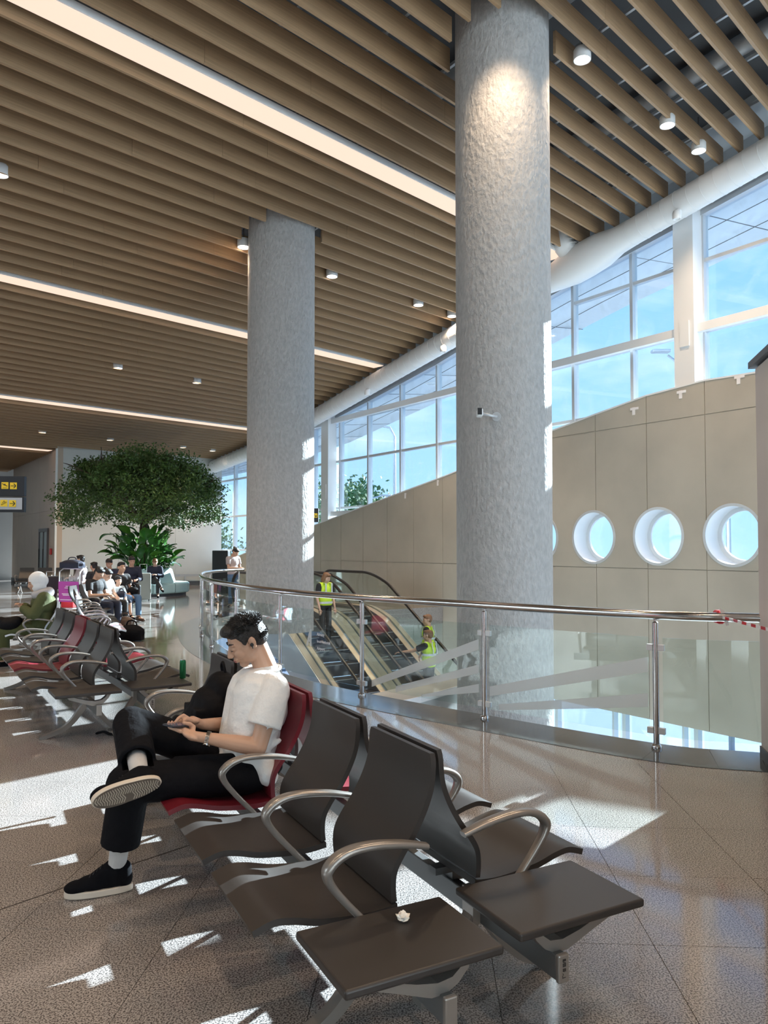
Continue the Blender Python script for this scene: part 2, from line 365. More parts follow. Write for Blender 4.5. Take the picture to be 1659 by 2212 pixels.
# granite kerb stones under the railing
n = 0; kb = [EDGE, KIN]; step = 4
for i in range(0, len(RP)-1, step):
    j = min(i+step, len(RP)-1); top = [EDGE[k] for k in range(i, j+1)]; bot = [KIN[k] for k in range(i, j+1)]
    gap = (top[1]-top[0]).normalized()*.002; top[0] = top[0]+gap; bot[0] = bot[0]+gap
    mb = MB()
    for k in range(len(top)-1):
        mb.prism([top[k], top[k+1], bot[k+1], bot[k]], (0, 0, .004))
    build(mb, 'kerb_stone', M['kerb'], floor)
mb = MB()
for k in range(len(EDGE)-1): mb.prism([EDGE[k], EDGE[k+1], EDGE[k+1]-Z*.46, EDGE[k]-Z*.46], (RP[k]-EDGE[k])*-.12)
build(mb, 'slab_edge', M['concrete'], floor)
# lower storey
mb = MB(); mb.prism([Vector((-8, 3, -5.3)), Vector((14, 3, -5.3)), facade(-6, -.1, -5.3), facade(22, -.1, -5.3), Vector((-12, 25, -5.3))], (0, 0, -.2)); tag(build(mb, 'floor_lower', M['concrete']), 'lower storey floor under the escalators', kind='structure')
mb = MB()
low = [Vector(p) for p in ((-1.75, 8.9, 0), (-.9, 9.5, 0), (.2, 10.2, 0), (1.0, 11.2, 0), (1.7, 12.0, 0))]
lowp = catmull(low, 6); lin = offset_path(lowp, .62)
for k in range(len(lowp)-1): mb.prism([lowp[k]-Z*.42, lowp[k+1]-Z*.42, lin[k+1]-Z*.42, lin[k]-Z*.42], (0, 0, -4.8))
tag(build(mb, 'wall_drum', M['concrete'], auto=40), 'curved grey concrete parapet in the escalator void below the glass railing', kind='structure')
mb = MB()
for k in range(len(lowp)-1): mb.prism([lowp[k]-Z*.415, lowp[k+1]-Z*.415, lowp[k+1]-Z*.50, lowp[k]-Z*.50], offset_path(lowp, -.02)[k]-lowp[k])
tag(build(mb, 'trim_1', M['white']), 'thin white edge of the curved parapet', kind='structure')

# ================================================================== columns
for i, (c, r) in enumerate(COLS):
    top = Hc(dlam(c)[0])+.55
    mb = MB(); z0 = -5.3 if i == 0 else -.01
    mb.lathe([(r, z0+(top-z0)*k/30) for k in range(31)], 64)
    o = build(mb, 'round_column', M['plaster'], loc=c, smooth=True)
    tag(o, ['large round textured grey column in the middle right, nearest the camera, with a small camera on it', 'farther round textured grey column behind the seated man'][i], 'column')
# ================================================================== ceiling
ceil_rot = math.atan2(SL.y, SL.x)
ceilP = MB(); Ds = [-9, 0, 8, 16, 23.58, 30.5, 50]
def lam_end(D):
    base = facade(0, -.72); D0, L0 = dlam(base); q = (D-D0)/FA.dot(TL); return L0+q*FA.dot(SL)
def lam_far(D): return 12.0+.17*(D-29.4)
for a, b in zip(Ds[:-1], Ds[1:]):
    e = lambda D: (lam_end(D)+.5 if D < 29.5 else lam_end(29.5)+2)
    ceilP.prism([(-14, a, Hc(a)+.85), (e(a)+.2, a, Hc(a)+.85), (e(b)+.2, b, Hc(b)+.85), (-14, b, Hc(b)+.85)], (0, 0, .15))
ceiling = build(ceilP, 'ceiling', M['plate'], rz=ceil_rot); tag(ceiling, 'sloping ceiling of oak slats', kind='structure')
SP = .386; SH = .34; ST = .045; nsl = 0
COLD = [(dlam(c), r) for c, r in COLS]
strips = [0, 18, 36, 54]
rnd = random.Random(3)
for i in range(-25, 78):
    if i+1 in strips: continue
    D = 9.70+SP*i; z = Hc(D)
    l0 = .2*D-4.0; l1 = lam_end(D)+.12 if D < 29.35 else lam_far(D)
    if l1-l0 < .5: continue
    segs = [(l0, l1)]
    for (Dc, Lc), r in COLD:
        g = r+.10
        if abs(D-Dc) < g:
            hw = math.sqrt(g*g-(D-Dc)**2)+.05; ns = []
            for a, b in segs:
                if a < Lc-hw < b: ns += [(a, Lc-hw), (Lc+hw, b)]
                else: ns.append((a, b))
            segs = ns
    fin = []
    for a, b in segs:
        L = 4.6
        if i > 34: fin.append((a, b)); continue
        cut = a+1.2+rnd.random()*L*.9; cur = a
        while cut < b-1.0: fin.append((cur, cut-.004)); cur = cut; cut += L
        fin.append((cur, b))
    for a, b in fin:
        mb = MB(); mb.box((0, 0, SH/2), (b-a, ST, SH)); build(mb, 'slat', M['wood'], ceiling, loc=((a+b)/2, D, z)); nsl += 1
# carrier rails above the slats with their clips
for lam in [x*1.25 for x in range(-2, 18)]:
    mb = MB(); dd = [d for d in [-4+.5*k for k in range(68)] if .2*d-4 < lam < lam_end(d) and not (d > 29.3 and lam > 12)]
    if len(dd) < 3: continue
    P = [Vector((lam, d, Hc(d)+SH+.06)) for d in (dd[0], (dd[0]+dd[-1])/2, dd[-1])]
    for a, b in ((P[0], P[1]), (P[1], P[2])): mb.bar(a, b, .045, .05)
    build(mb, 'carrier_rail', M['galv'], ceiling)
clips = MB()
for i in range(-25, 12):
    D = 9.70+SP*i
    for lam in [x*1.25 for x in range(-2, 18)]:
        if .2*D-4 < lam < lam_end(D)-.2: clips.box((lam+.05, D+.06, Hc(D)+SH+.04), (.05, .07, .14)); 
tag(build(clips, 'clips', M['galv'], ceiling), kind='stuff')
# service ducts above
mb = MB(); 
for lam in (9.2, 12.4): mb.cyl((lam, -3, Hc(-3)+.62), (lam, 8, Hc(8)+.62), .16)
build(mb, 'service_pipe', M['galv'], ceiling, smooth=True)
# linear strip lights
snames = ['nearest of the long linear ceiling lights, the widest and brightest band', 'second linear ceiling light from the camera, ending behind both columns', 'third linear ceiling light, thin line above the tree', 'farthest and shortest linear ceiling light at the left edge']
for k, i in enumerate(strips):
    D = 9.70+SP*i-.39; z = Hc(D)+.0; l0 = .2*D-4.0; l1 = lam_end(D)-.1 if D < 29.35 else lam_far(D)-.1
    a = (SL*l0+TL*D+Z*z); t = thing('linear_light', snames[k], 'light', a, ceil_rot, 'linear ceiling lights')
    mb = MB(); mb.box(((l1-l0)/2, 0, .09), (l1-l0, .44, .10)); build(mb, 'housing', M['white'], t)
    mb = MB(); mb.box(((l1-l0)/2, 0, .034), (l1-l0, .40, .012)); build(mb, 'diffuser', M['strip_face'], t)
# round downlights
DL = [(2.87, 10.89, 5.62, 'nearest downlight, right of the big column'), (4.75, 12.65, 5.53, 'downlight in the upper right, middle of the row toward the duct'), (5.62, 13.49, 5.5, 'downlight in the upper right next to the duct'),
      (-2.8, 15.13, 12.63, 'downlight just left of the farther column top'), (-1.15, 16.79, 12.63, 'downlight just right of the farther column top'), (.85, 18.8, 12.62, 'downlight midway between the two columns'), (1.76, 19.72, 12.62, 'downlight touching the left edge of the big column in view'),
      (-6.13, 12.08, 12.85, 'downlight at the left edge of the photo'), (-7.21, 20.68, 19.67, 'downlight above the tree, left one of the middle row'), (-5.51, 22.48, 19.73, 'downlight above the tree, right one of the middle row'),
      (-11.81, 26.45, 27.0, 'small far downlight left of the tree crown'), (-10.11, 28.27, 27.07, 'small far downlight just above the tree crown'), (-7.98, 30.41, 27.06, 'small far downlight right of the tree crown'), (-7.03, 31.42, 27.1, 'small far downlight nearest the duct at the far end')]
mbh = MB(); mbh.lathe([(.0, .17), (.105, .17), (.125, .14), (.125, 0), (.113, 0), (.105, .03)], 28); dl_house = mbh.mesh('housing', True); sharp(dl_house, 40); dl_house.materials.append(M['white'])
mbd = MB(); mbd.lathe([(.0, .034), (.105, .034)], 28); dl_face = mbd.mesh('lamp_face'); dl_face.materials.append(M['lamp_face'])
mbs = MB(); mbs.cyl((0, 0, .15), (0, 0, .62), .012); dl_stem = mbs.mesh('stem'); dl_stem.materials.append(M['darktrim'])
spot = bpy.data.lights.new('downlight', 'SPOT'); spot.energy = SPOT_POWER; spot.spot_size = R(112); spot.spot_blend = .6; spot.color = (1, .74, .5); spot.shadow_soft_size = .09
extra = [(SL*7.55+TL*5.3), ]
fill_dl = []  # unseen downlights added out of view to give the hall warm fill light
for D_ in (-1.3, 5.52, 12.63, 19.7, 27.0):
    for k_ in range(4):
        lam_ = .30*D_-.8-4.2*k_
        p_ = SL*lam_+TL*D_
        if lam_ < -13 or p_.x < -30 or p_.y < -6: continue
        if p_.y > .5 and abs(p_.x/p_.y) < .56: continue
        fill_dl.append((p_.x, p_.y, D_, 'ceiling downlight outside the view, left of or behind the photographer'))
for D_, l_ in ((-1.3, 2.0), (-1.3, 4.5), (-1.3, 7.0)): p_ = SL*l_+TL*D_; fill_dl.append((p_.x, p_.y, D_, 'ceiling downlight outside the view, left of or behind the photographer'))
for x, y, D, lab in DL+[(extra[0].x, extra[0].y, 5.3, 'downlight hidden by slats left of the big column top')]+fill_dl:
    t = thing('downlight', lab, 'light', (x, y, Hc(D)-(.05 if D < 10 else .0)), 0, 'round ceiling downlights')
    link('housing', dl_house, None, t); link('lamp_face', dl_face, None, t); link('stem', dl_stem, None, t)
    s = bpy.data.objects.new('lamp_spot', spot); COL.objects.link(s); s.parent = t; s.location = (0, 0, .0)

# ================================================================== facade
topH = lambda q: Hc(dlam(facade(q))[0])-.75+.36 if False else interp(q, [-20, .37, 3.34, 5.62, 9.99, 13.27, 20, 27, 40], [11.7, 8.42, 8.01, 7.71, 6.87, 6.38, 5.45, 5.0, 5.0])
WT = ([-8, -2.25, -1.5, -1.4, -.45, .43, 1.4, 2.7, 3.51, 5.27, 6.72, 8.73, 11.13, 13.88, 16.25, 19, 23, 24.6], [3.7, 3.93, 4.10, 4.6, 4.65, 4.8, 4.8, 4.72, 4.6, 4.32, 4.01, 3.62, 3.23, 2.77, 2.37, 1.9, 1.15, .85])
wallTop = lambda q: interp(q, *WT)
mull = [-15.2, -13.5, -11.8, -10.1, -8.4, -6.7, -5.0, -3.3, -1.6, 0.05, 1.68, 3.36, 4.99, 6.66, 8.33, 10.0, 11.75, 13.51, 15.22, 16.97, 18.7, 20.4, 22.1, 23.8, 25.6]
tr_all = [2.95, 4.55, 5.9, 7.3]
win = MB(); frm = MB()
# root is the frame itself
for q in mull:
    b = 0 if q < -8 else max(wallTop(q)-.3, 0); a = facade(q, 0, b); frm.box(facade(q, .0, (b+topH(q))/2), (.075, .17, topH(q)-b), (FA, FN, Z))
for a, b in zip(mull[:-1], mull[1:]):
    for h in [1.5, 2.95, 4.55, 5.9, 7.3]+([9.0] if a < 0 else []):
        lo = -9 if a < -8.4 else min(wallTop(a), wallTop(b))
        if h > lo-.3 and h < min(topH(a), topH(b))-.25 and not (h == 1.5 and a > -.5 and a < 20):
            frm.bar(facade(a, .0, h), facade(b, .0, h), .12, .07)
    frm.bar(facade(a, -.02, topH(a)), facade(b, -.02, topH(b)), .2, .09)
    frm.bar(facade(a, -.02, topH(a)+.22), facade(b, -.02, topH(b)+.22), .1, .36)
window = build(frm, 'window_1', M['alu']); tag(window, 'long glazed curtain wall above the beige wall', kind='structure')
mb = MB(); mb.bar(facade(-15, -.22, 5.92), facade(1.7, -.22, 5.92), .12, .17); mb.bar(facade(2.1, -.22, 5.92), facade(15.5, -.22, 5.92), .12, .17); mb.bar(facade(15.9, -.22, 2.75), facade(12.0, -.22, 2.75), .12, .16); mb.bar(facade(15.9, -.22, 5.92), facade(17, -.22, 5.92), .12, .17)
build(mb, 'transom_beam', M['white'], window)
for a, b in zip(mull[:-1], mull[1:]):
    lo = lambda q: (0.02 if a < -8.4 else max(wallTop(q)-.3, .05))
    lev = sorted([h for h in [1.5, 2.95, 4.55, 5.9, 7.3, 9.0]])
    prev = None; cuts = [h for h in lev if h > max(lo(a), lo(b))+.2 and h < min(topH(a), topH(b))-.25]
    edges = [None]+cuts+['top']
    for k in range(len(edges)-1):
        ba = lo(a) if edges[k] is None else edges[k]; bb = lo(b) if edges[k] is None else edges[k]
        ta = topH(a) if edges[k+1] == 'top' else edges[k+1]; tb = topH(b) if edges[k+1] == 'top' else edges[k+1]
        mb = MB(); mb.prism([facade(a, 0, ba), facade(b, 0, bb), facade(b, 0, tb), facade(a, 0, ta)], FN*.012); build(mb, 'pane', M['winglass'], window)
for q, w_ in ((1.9, .44), (15.7, .46), (-9.2, .44)):
    t = topH(q)+.4; mb = MB(); b0 = wallTop(q)-.1; mb.box(facade(q, -.22, (b0+t)/2), (w_, .34, t-b0), (FA, FN, Z)); mb.box(facade(q-.02, -.40, b0+1.15), (.2, .03, .5), (FA, FN, Z))
    build(mb, 'steel_column', M['white'], window)
# roof edge above the glazing and outer soffit
mb = MB(); QS = [-20, -8, .4, 6, 13.3, 20, 27, 40]
for a, b in zip(QS[:-1], QS[1:]): mb.prism([facade(a, .1, topH(a)+.18), facade(b, .1, topH(b)+.18), facade(b, 3.4, topH(b)+.55), facade(a, 3.4, topH(a)+.55)], (0, 0, .5))
for a, b in zip(QS[:-1], QS[1:]): mb.prism([facade(a, -.8, topH(a)+1.1), facade(b, -.8, topH(b)+1.1), facade(b, .1, topH(b)+1.0), facade(a, .1, topH(a)+1.0)], (0, 0, .3))
for a, b in zip(QS[:-1], QS[1:]): mb.prism([facade(a, -.02, topH(a)+.05), facade(b, -.02, topH(b)+.05), facade(b, -.02, Hc(dlam(facade(b))[0])+1.05), facade(a, -.02, Hc(dlam(facade(a))[0])+1.05)], FN*.10)
soff = build(mb, 'ceiling_soffit', M['soffit']); tag(soff, 'white overhanging roof soffit outside the glazing', kind='structure')
mb = MB()
for q in [x*1.9 for x in range(-4, 16)]: mb.bar(facade(q, .15, topH(q)+.185-.002), facade(q, 3.38, topH(q)+.545), .02, .012)
for off in (1.2, 2.3):
    for a, b in zip(QS[:-1], QS[1:]): mb.bar(facade(a, off, topH(a)+.18+.37*(off-.1)/3.3-.004), facade(b, off, topH(b)+.18+.37*(off-.1)/3.3-.004), .02, .012)
build(mb, 'soffit_joint', M['darktrim'], soff)
for q, off in ((-.6, 1.6), (3.4, 1.7), (12.2, 1.5)):
    mb = MB(); c = facade(q, off, topH(q)+.18+.37*(off-.1)/3.3-.01); mb.tube([c+Vector((math.cos(t), math.sin(t), -.157*0))*.17 for t in [k*math.pi/8 for k in range(17)]], .012, 6); build(mb, 'soffit_ring', M['white'], soff)
# facade spandrel between ceiling end and glazing, and blue lower windows
mb = MB()
for q in [-1, 1.9, 3.6, 5.5, 7.5, 9.5]: mb.box(facade(q, -.1, -3.6), (.09, .14, 3.4), (FA, FN, Z)); mb.box(facade(q+.28, -.1, -3.6), (.05, .14, 3.4), (FA, FN, Z))
low_win = build(mb, 'window_2', M['alu']); tag(low_win, 'ground storey windows under the beige wall', kind='structure')
for a, b in ((-3, -1), (-1, 1.9), (1.9, 3.6), (3.6, 5.5), (5.5, 7.5), (7.5, 9.5)):
    mb = MB(); mb.prism([facade(a, 0, -5.3), facade(b, 0, -5.3), facade(b, 0, -1.9), facade(a, 0, -1.9)], FN*.012); build(mb, 'pane', M['winglass'], low_win)
# beige wall of separate panels with portholes
PORT = [(.92, 1.83), (2.51, 1.83), (4.14, 1.83), (5.74, 1.83)]; PR = .575
cutters = []
for q, h in PORT:
    mb = MB(); mb.cyl(facade(q, -1.2, h), facade(q, .6, h), PR, n=64); c = build(mb, 'cut', None); cutters.append((q, c))
core = MB(); qs = [-8, -6.4, -5.1, -3.8, -2.49, -1.5, -1.4, -1.18]+[x*1.31+.13 for x in range(0, 19)]+[24.6]; wallroot = None
def toppoly(a, b, lo, hi):
    pts = [(a, lo), (b, lo)]; ks = [b+(a-b)*k/6 for k in range(7)]; return pts+[(q, min(hi, wallTop(q))) for q in ks]
tops = [q for q in WT[0] if q < 24.6]+[24.6]
core.prism([facade(-8, -.43, -1.88), facade(24.6, -.43, -1.88)]+[facade(q, -.43, wallTop(q)) for q in reversed(tops)], FN*.40)
wallroot = build(core, 'wall_right', M['beige']); boolean_diff(wallroot, [c for _, c in cutters]); wallroot.data.materials.clear(); wallroot.data.materials.append(M['beige'])
tag(wallroot, 'beige panelled wall with four round portholes beyond the escalators', kind='structure')
for a, b in zip(qs[:-1], qs[1:]):
    for lo, hi in ((-1.89, 1.17), (1.17, 4.15), (4.15, 9)):
        if min(wallTop(a), wallTop(b)) < lo+.08: continue
        P = toppoly(a+.007, b-.007, lo+.008, hi-.008)
        mb = MB(); mb.prism([facade(q, -.45, h) for q, h in P], FN*.022); o = build(mb, 'wall_panel', M['beige'], wallroot)
        cc = [c for q, c in cutters if a-PR < q < b+PR and lo-PR < 1.83 < hi+PR]
        if cc: boolean_diff(o, cc); o.data.materials.clear(); o.data.materials.append(M['beige'])
mb = MB()
for a, b in zip(qs[:-1], qs[1:]): mb.prism([facade(q, -.46, wallTop(q)) for q in (a, b)]+[facade(q, -.46, wallTop(q)+.03) for q in (b, a)], FN*.44)
build(mb, 'capping', M['white'], wallroot)
for _, c in cutters: bpy.data.objects.remove(c)
for k, (q, h) in enumerate(PORT):
    t = thing('porthole', ['porthole window nearest the pale partition, cut by the right edge', 'middle porthole window of the three fully seen ones', 'porthole window just right of the big column', 'porthole window almost hidden behind the big column'][k], 'window', facade(q, 0, h), math.atan2(FA.y, FA.x), 'round porthole windows')
    def ring(r0, r1, y0, y1, name, m, n=64):
        mb = MB(); prof = [(r0, y0), (r1, y0), (r1, y1), (r0, y1), (r0, y0)]; base = 0
        for r, y in prof:
            for j in range(n): mb.v.append((r*math.cos(2*math.pi*j/n), y, r*math.sin(2*math.pi*j/n)))
        for i in range(4):
            for j in range(n): mb.f.append((i*n+j, i*n+(j+1) % n, (i+1)*n+(j+1) % n, (i+1)*n+j))
        build(mb, name, m, t, auto=40)
    # local +x = FA, local +y = -FN (towards the hall)
    ring(PR-.03, PR+.0, -.03, .448, 'reveal', M['white']); ring(PR-.035, PR+.018, .448, .462, 'rim', M['alu']); ring(PR-.11, PR-.03, -.03, .03, 'pane_frame', M['white'])
    mb = MB(); mb.cyl((0, -.012, 0), (0, 0, 0), PR-.1, n=48); build(mb, 'pane', M['winglass'], t)
# white spiral duct under the ceiling
t = thing('air_duct', 'fat white spiral air duct running under the ceiling along the windows', 'duct', facade(-8, -.72, Hc(dlam(facade(-8, -.72))[0])-.32))
O = t.location.copy()
pts = []; rs = []
for k in range(0, 100):
    q = -8+k*.4
    if q > 29: break
    p = facade(q, -.72, Hc(dlam(facade(q, -.72))[0])-.32); pts.append(p-O); rs.append(.27+.13*math.exp(-((q-4.1)/.75)**4))
mb = MB(); mb.tube(pts, rs, 28); build(mb, 'duct_pipe', M['whiteduct'], t, smooth=True)
mb = MB()
for k in range(0, 130):
    q = -7.8+k*.28
    if 3.0 < q < 5.2 or q > 28.5: continue
    p = facade(q, -.72, Hc(dlam(facade(q, -.72))[0])-.32)-O; d = (facade(q+.1, -.72, Hc(dlam(facade(q+.1, -.72))[0]))-facade(q, -.72, Hc(dlam(facade(q, -.72))[0]))).normalized()
    mb.tube([p-d*.007, p+d*.007], .276, 28)
tag(build(mb, 'seam', M['whiteduct'], t, auto=40), kind='stuff')
p = facade(4.3, -.72, Hc(dlam(facade(4.3, -.72))[0])-.3)-O
mb = MB(); mb.tube([p, p+Vector((-.28, -.1, .32)), p+Vector((-.42, -.2, .95))], [.2, .23, .25], 24); build(mb, 'branch', M['whiteduct'], t, smooth=True)
mb = MB()
for k in range(7): a = p+Vector((-.2-.03*k, -.08-.018*k, .26+.09*k)); mb.tube([a, a+Vector((-.006, -.003, .03))], .245, 24)
build(mb, 'branch_rib', M['whiteduct'], t)
for q, lab in ((1.65, 'small white jet nozzle under the duct beside the white steel column'), (8.65, 'small white jet nozzle under the duct, left edge of the big column'), (12.26, 'small white jet nozzle under the duct midway between columns')):
    p = facade(q, -.95, Hc(dlam(facade(q, -.72))[0])-.62)
    n_ = thing('duct_nozzle', lab, 'nozzle', p, 0, 'nozzles on the duct')
    mb = MB(); mb.lathe([(.0, .07), (.07, .07), (.085, .03), (.085, -.06), (.07, -.09), (.06, -.06), (0, -.06)], 20); build(mb, 'nozzle_body', M['white'], n_, auto=35)
    mb = MB(); mb.cyl((0, 0, .05), tuple(FN*.18+Z*.16), .05, n=14); build(mb, 'stub', M['white'], n_, smooth=True)

# ================================================================== far walls at left
CA = Vector((-12.5, 29.3, 0)); CB = facade(24.6, -.3); CD = CA+FA*9
def panel_wall(name, A, B, h0, h1, m, pw, label, skip=None, thick=.2):
    d = (B-A); L = d.length; d.normalize(); nrm = Vector((d.y, -d.x, 0))
    if nrm.dot(Vector((0, 0, 0))-A) > 0: nrm = -nrm                   # points away from the camera
    mb = MB(); mb.box((A+B)/2+nrm*(thick/2+.02)+Z*(h0+h1)/2, (L, thick, h1-h0), (d, nrm, Z)); root = build(mb, name, m); tag(root, label, kind='structure')
    x = 0
    while x < L-.01:
        e = min(x+pw, L)
        for a, b in ((h0, 3.05), (3.05, h1)):
            lo = a
            if skip and skip[0] < x+pw*.5 < skip[1] and a < skip[2]: lo = skip[2]
            mb = MB(); mb.box(A+d*(x+e)/2+nrm*.01+Z*(lo+b)/2, (e-x-.008, .024, b-lo-.008), (d, nrm, Z)); build(mb, 'wall_panel', m, root)
        x = e
    return root, d, nrm
wf, d1, n1 = panel_wall('wall_back', CA, CB, 0, 5.6, M['whitewall'], 2.4, 'pale grey wall behind the tree')
wl, d2, n2 = panel_wall('wall_left', CA, CD, 0, 5.6, M['brownwall'], 1.5, 'taupe side wall with a glass door')
mb = MB(); mb.box((CA+CB)/2-n1*.015+Z*.09, ((CA-CB).length, .03, .18), (d1, n1, Z)); tag(build(mb, 'baseboard_back', M['darktrim']), 'dark skirting of the far wall', kind='structure')
mb = MB(); mb.box((CA+CD)/2-n2*.015+Z*.09, ((CA-CD).length, .03, .18), (d2, n2, Z)); tag(build(mb, 'baseboard_left', M['darktrim']), 'dark skirting of the taupe wall', kind='structure')
mb = MB()
for z in (.62,): mb.bar(CA+d1*1-n1*.12+Z*z*.7, CB-n1*.12+Z*z*.7, .05, .09)
for k in range(8): mb.box(CA+d1*(1.2+k)-n1*.1+Z*.2, (.06, .05, .4), (d1, n1, Z))
tag(build(mb, 'trim_2', M['galv']), 'low bumper rail along the far wall', kind='structure')
mb = MB(); mb.box(CA-(n1+n2)*.02+Z*2.8, (.06, .06, 5.6), (d1, n1, Z)); tag(build(mb, 'trim_3', M['white']), 'corner bead where the taupe wall meets the pale wall', kind='structure')
# glass door in the taupe wall
dc = CA+d2*2.0-n2*.03; dr = thing('door_1', 'narrow dark framed glass door in the taupe wall', 'door', dc, math.atan2(d2.y, d2.x)); dr['kind'] = 'structure'; del dr['category']
mb = MB(); 
for x in (-.75, -.02, .75): mb.box((x, 0, 1.15), (.10, .08, 2.3))
mb.box((0, 0, 2.3), (1.6, .08, .14)); build(mb, 'door_frame', M['darktrim'], dr)
for x in (-.38, .37):
    mb = MB(); mb.box((x, 0, 1.12), (.62, .02, 2.2)); build(mb, 'pane', mat('pale glazing', (.45, .55, .58), .15), dr)
    mb = MB(); mb.box((x+.2, .06, 1.1), (.03, .03, .9)); build(mb, 'pull_handle', M['black'], dr)
al = CA+d2*.62-n2*.06
mb = MB(); mb.box(al+Z*1.45, (.22, .06, .24), (d2, n2, Z)); tag(build(mb, 'alarm_box', M['redpaint'], bevel=.01), 'small red fire alarm box between the glass door and the wall corner', 'alarm box')
# block beyond, far left
wb, d3, n3 = panel_wall('wall_far', Vector((-23.5, 37.5, 0)), Vector((-18.3, 38.5, 0)), 0, 5.6, M['whitewall'], 5.4, 'pale pier beyond the hanging sign')
wb2, _, _ = panel_wall('wall_end', Vector((-32, 46, 0)), Vector((-12, 46, 0)), 0, 5.6, M['brownwall'], 5, 'taupe wall at the far left end')
panel_wall('wall_side', Vector((-32, -8, 0)), Vector((-32, 46, 0)), 0, 11, M['whitewall'], 6, 'side wall of the hall outside the view')
mb = MB(); mb.box((-4, -8.1, 5), (56, .2, 12)); tag(build(mb, 'wall_front', M['whitewall']), 'wall behind the camera', kind='structure')
# partition at the right edge
pa = Vector((2.87, 5.93, 0)); pb = Vector((1.75, .85, 0)); pd = (pb-pa).normalized(); pn = Vector((-pd.y, pd.x, 0))
if pn.x < 0: pn = -pn
t = thing('partition', 'tall pinkish grey temporary partition at the right edge of the photo', 'partition', pa, math.atan2(pd.y, pd.x)); L = (pb-pa).length
lx = Vector((1, 0, 0))
for k in range(4):
    mb = MB(); a = L*k/4; b = L*(k+1)/4-.006; mb.box(((a+b)/2, .06, 1.5), (b-a, .1, 2.98)); build(mb, 'board', M['hoard'], t, bevel=.012)
mb = MB(); mb.box((L/2-.03, .06, 3.03), (L+.1, .16, .05)); build(mb, 'capping', M['darktrim'], t)
mb = MB(); mb.box((L/2, .06, .045), (L, .12, .09)); build(mb, 'plinth', M['darktrim'], t)

# ================================================================== railing
rail = thing('glass_railing', 'curved stainless steel and glass railing around the escalator void', 'railing', (RP[0].x, RP[0].y, 0)); RO = Vector(rail.location)
def at_len(P, s):
    for a, b in zip(P[:-1], P[1:]):
        l = (b-a).length
        if s <= l: return a+(b-a)*s/l, (b-a).normalized()
        s -= l
    return P[-1].copy(), (P[-1]-P[-2]).normalized()
tot = sum((b-a).length for a, b in zip(RP[:-1], RP[1:]))
mb = MB(); mb.tube([p-RO+Z*1.06 for p in RP], .036, 18); build(mb, 'handrail', M['steel'], rail, smooth=True)
# arc length of the post at (2.234, 6.17)
def near_len(x, y):
    best = 1e9; s = 0; out = 0
    for a, b in zip(RP[:-1], RP[1:]):
        d = (a-Vector((x, y, 0))).length
        if d < best: best = d; out = s
        s += (b-a).length
    return out
s0 = near_len(2.234, 6.2); SPC = 1.62
S = [s0+SPC*k for k in range(-2, 30) if -0.01 < s0+SPC*k < tot+.01]
if tot-S[-1] > .4: S.append(tot)
for k, s in enumerate(S):
    p, d = at_len(RP, s); p = p-RO; nv = Vector((-d.y, d.x, 0))
    mb = MB(); mb.lathe([(0, 0), (.042, 0), (.042, .018), (.034, .03), (.0245, .034), (.0245, .995), (.018, 1.0), (.012, 1.005), (.012, 1.03)], 20, (p.x, p.y, .004)); post = build(mb, 'post', M['steel'], rail, auto=35)
    for z in (.14, .80):
        for sg in (-1, 1):
            if (k == 0 and sg == -1) or (k == len(S)-1 and sg == 1): continue
            mb = MB(); mb.box(p+d*sg*.045+Z*z, (.05, .035, .05), (d, nv, Z)); build(mb, 'clamp', M['alu'], post, bevel=.004)
panels = []
for a, b in zip(S[:-1], S[1:]):
    nseg = 6; mbp = MB(); P = []
    for j in range(nseg+1):
        p, d = at_len(RP, a+.055+(b-a-.11)*j/nseg); P.append((p-RO, Vector((-d.y, d.x, 0))))
    vs = []; fs = []
    for p, n_ in P: vs += [p-n_*.004+Z*.10, p+n_*.004+Z*.10, p+n_*.004+Z*.88, p-n_*.004+Z*.88]
    for j in range(nseg):
        for c in range(4): fs.append((4*j+c, 4*j+(c+1) % 4, 4*j+4+(c+1) % 4, 4*j+4+c))
    fs += [(3, 2, 1, 0), tuple(4*nseg+c for c in range(4))]; mbp.add(vs, fs)
    o = build(mbp, 'glass_panel', M['railglass'], rail)
    panels.append((o, a, b))
def on_glass(s, z, side=1, eps=.007):
    p, d = at_len(RP, s); return p-RO+Vector((-d.y, d.x, 0))*eps*side+Z*z
def etched(panel, pts4, name='etched_stripe'):
    """quad strip between two (s,z) edges"""
    (s1, za, zb), (s2, zc, zd) = pts4; mb = MB(); k = 8
    for j in range(k):
        u, v = j/k, (j+1)/k; A = s1+(s2-s1)*u; B = s1+(s2-s1)*v
        l0 = za+(zc-za)*u; h0 = zb+(zd-zb)*u; l1 = za+(zc-za)*v; h1 = zb+(zd-zb)*v
        mb.add([on_glass(A, l0), on_glass(B, l1), on_glass(B, h1), on_glass(A, h0)], [(0, 1, 2, 3)])
    build(mb, name, M['etch_'], panel)
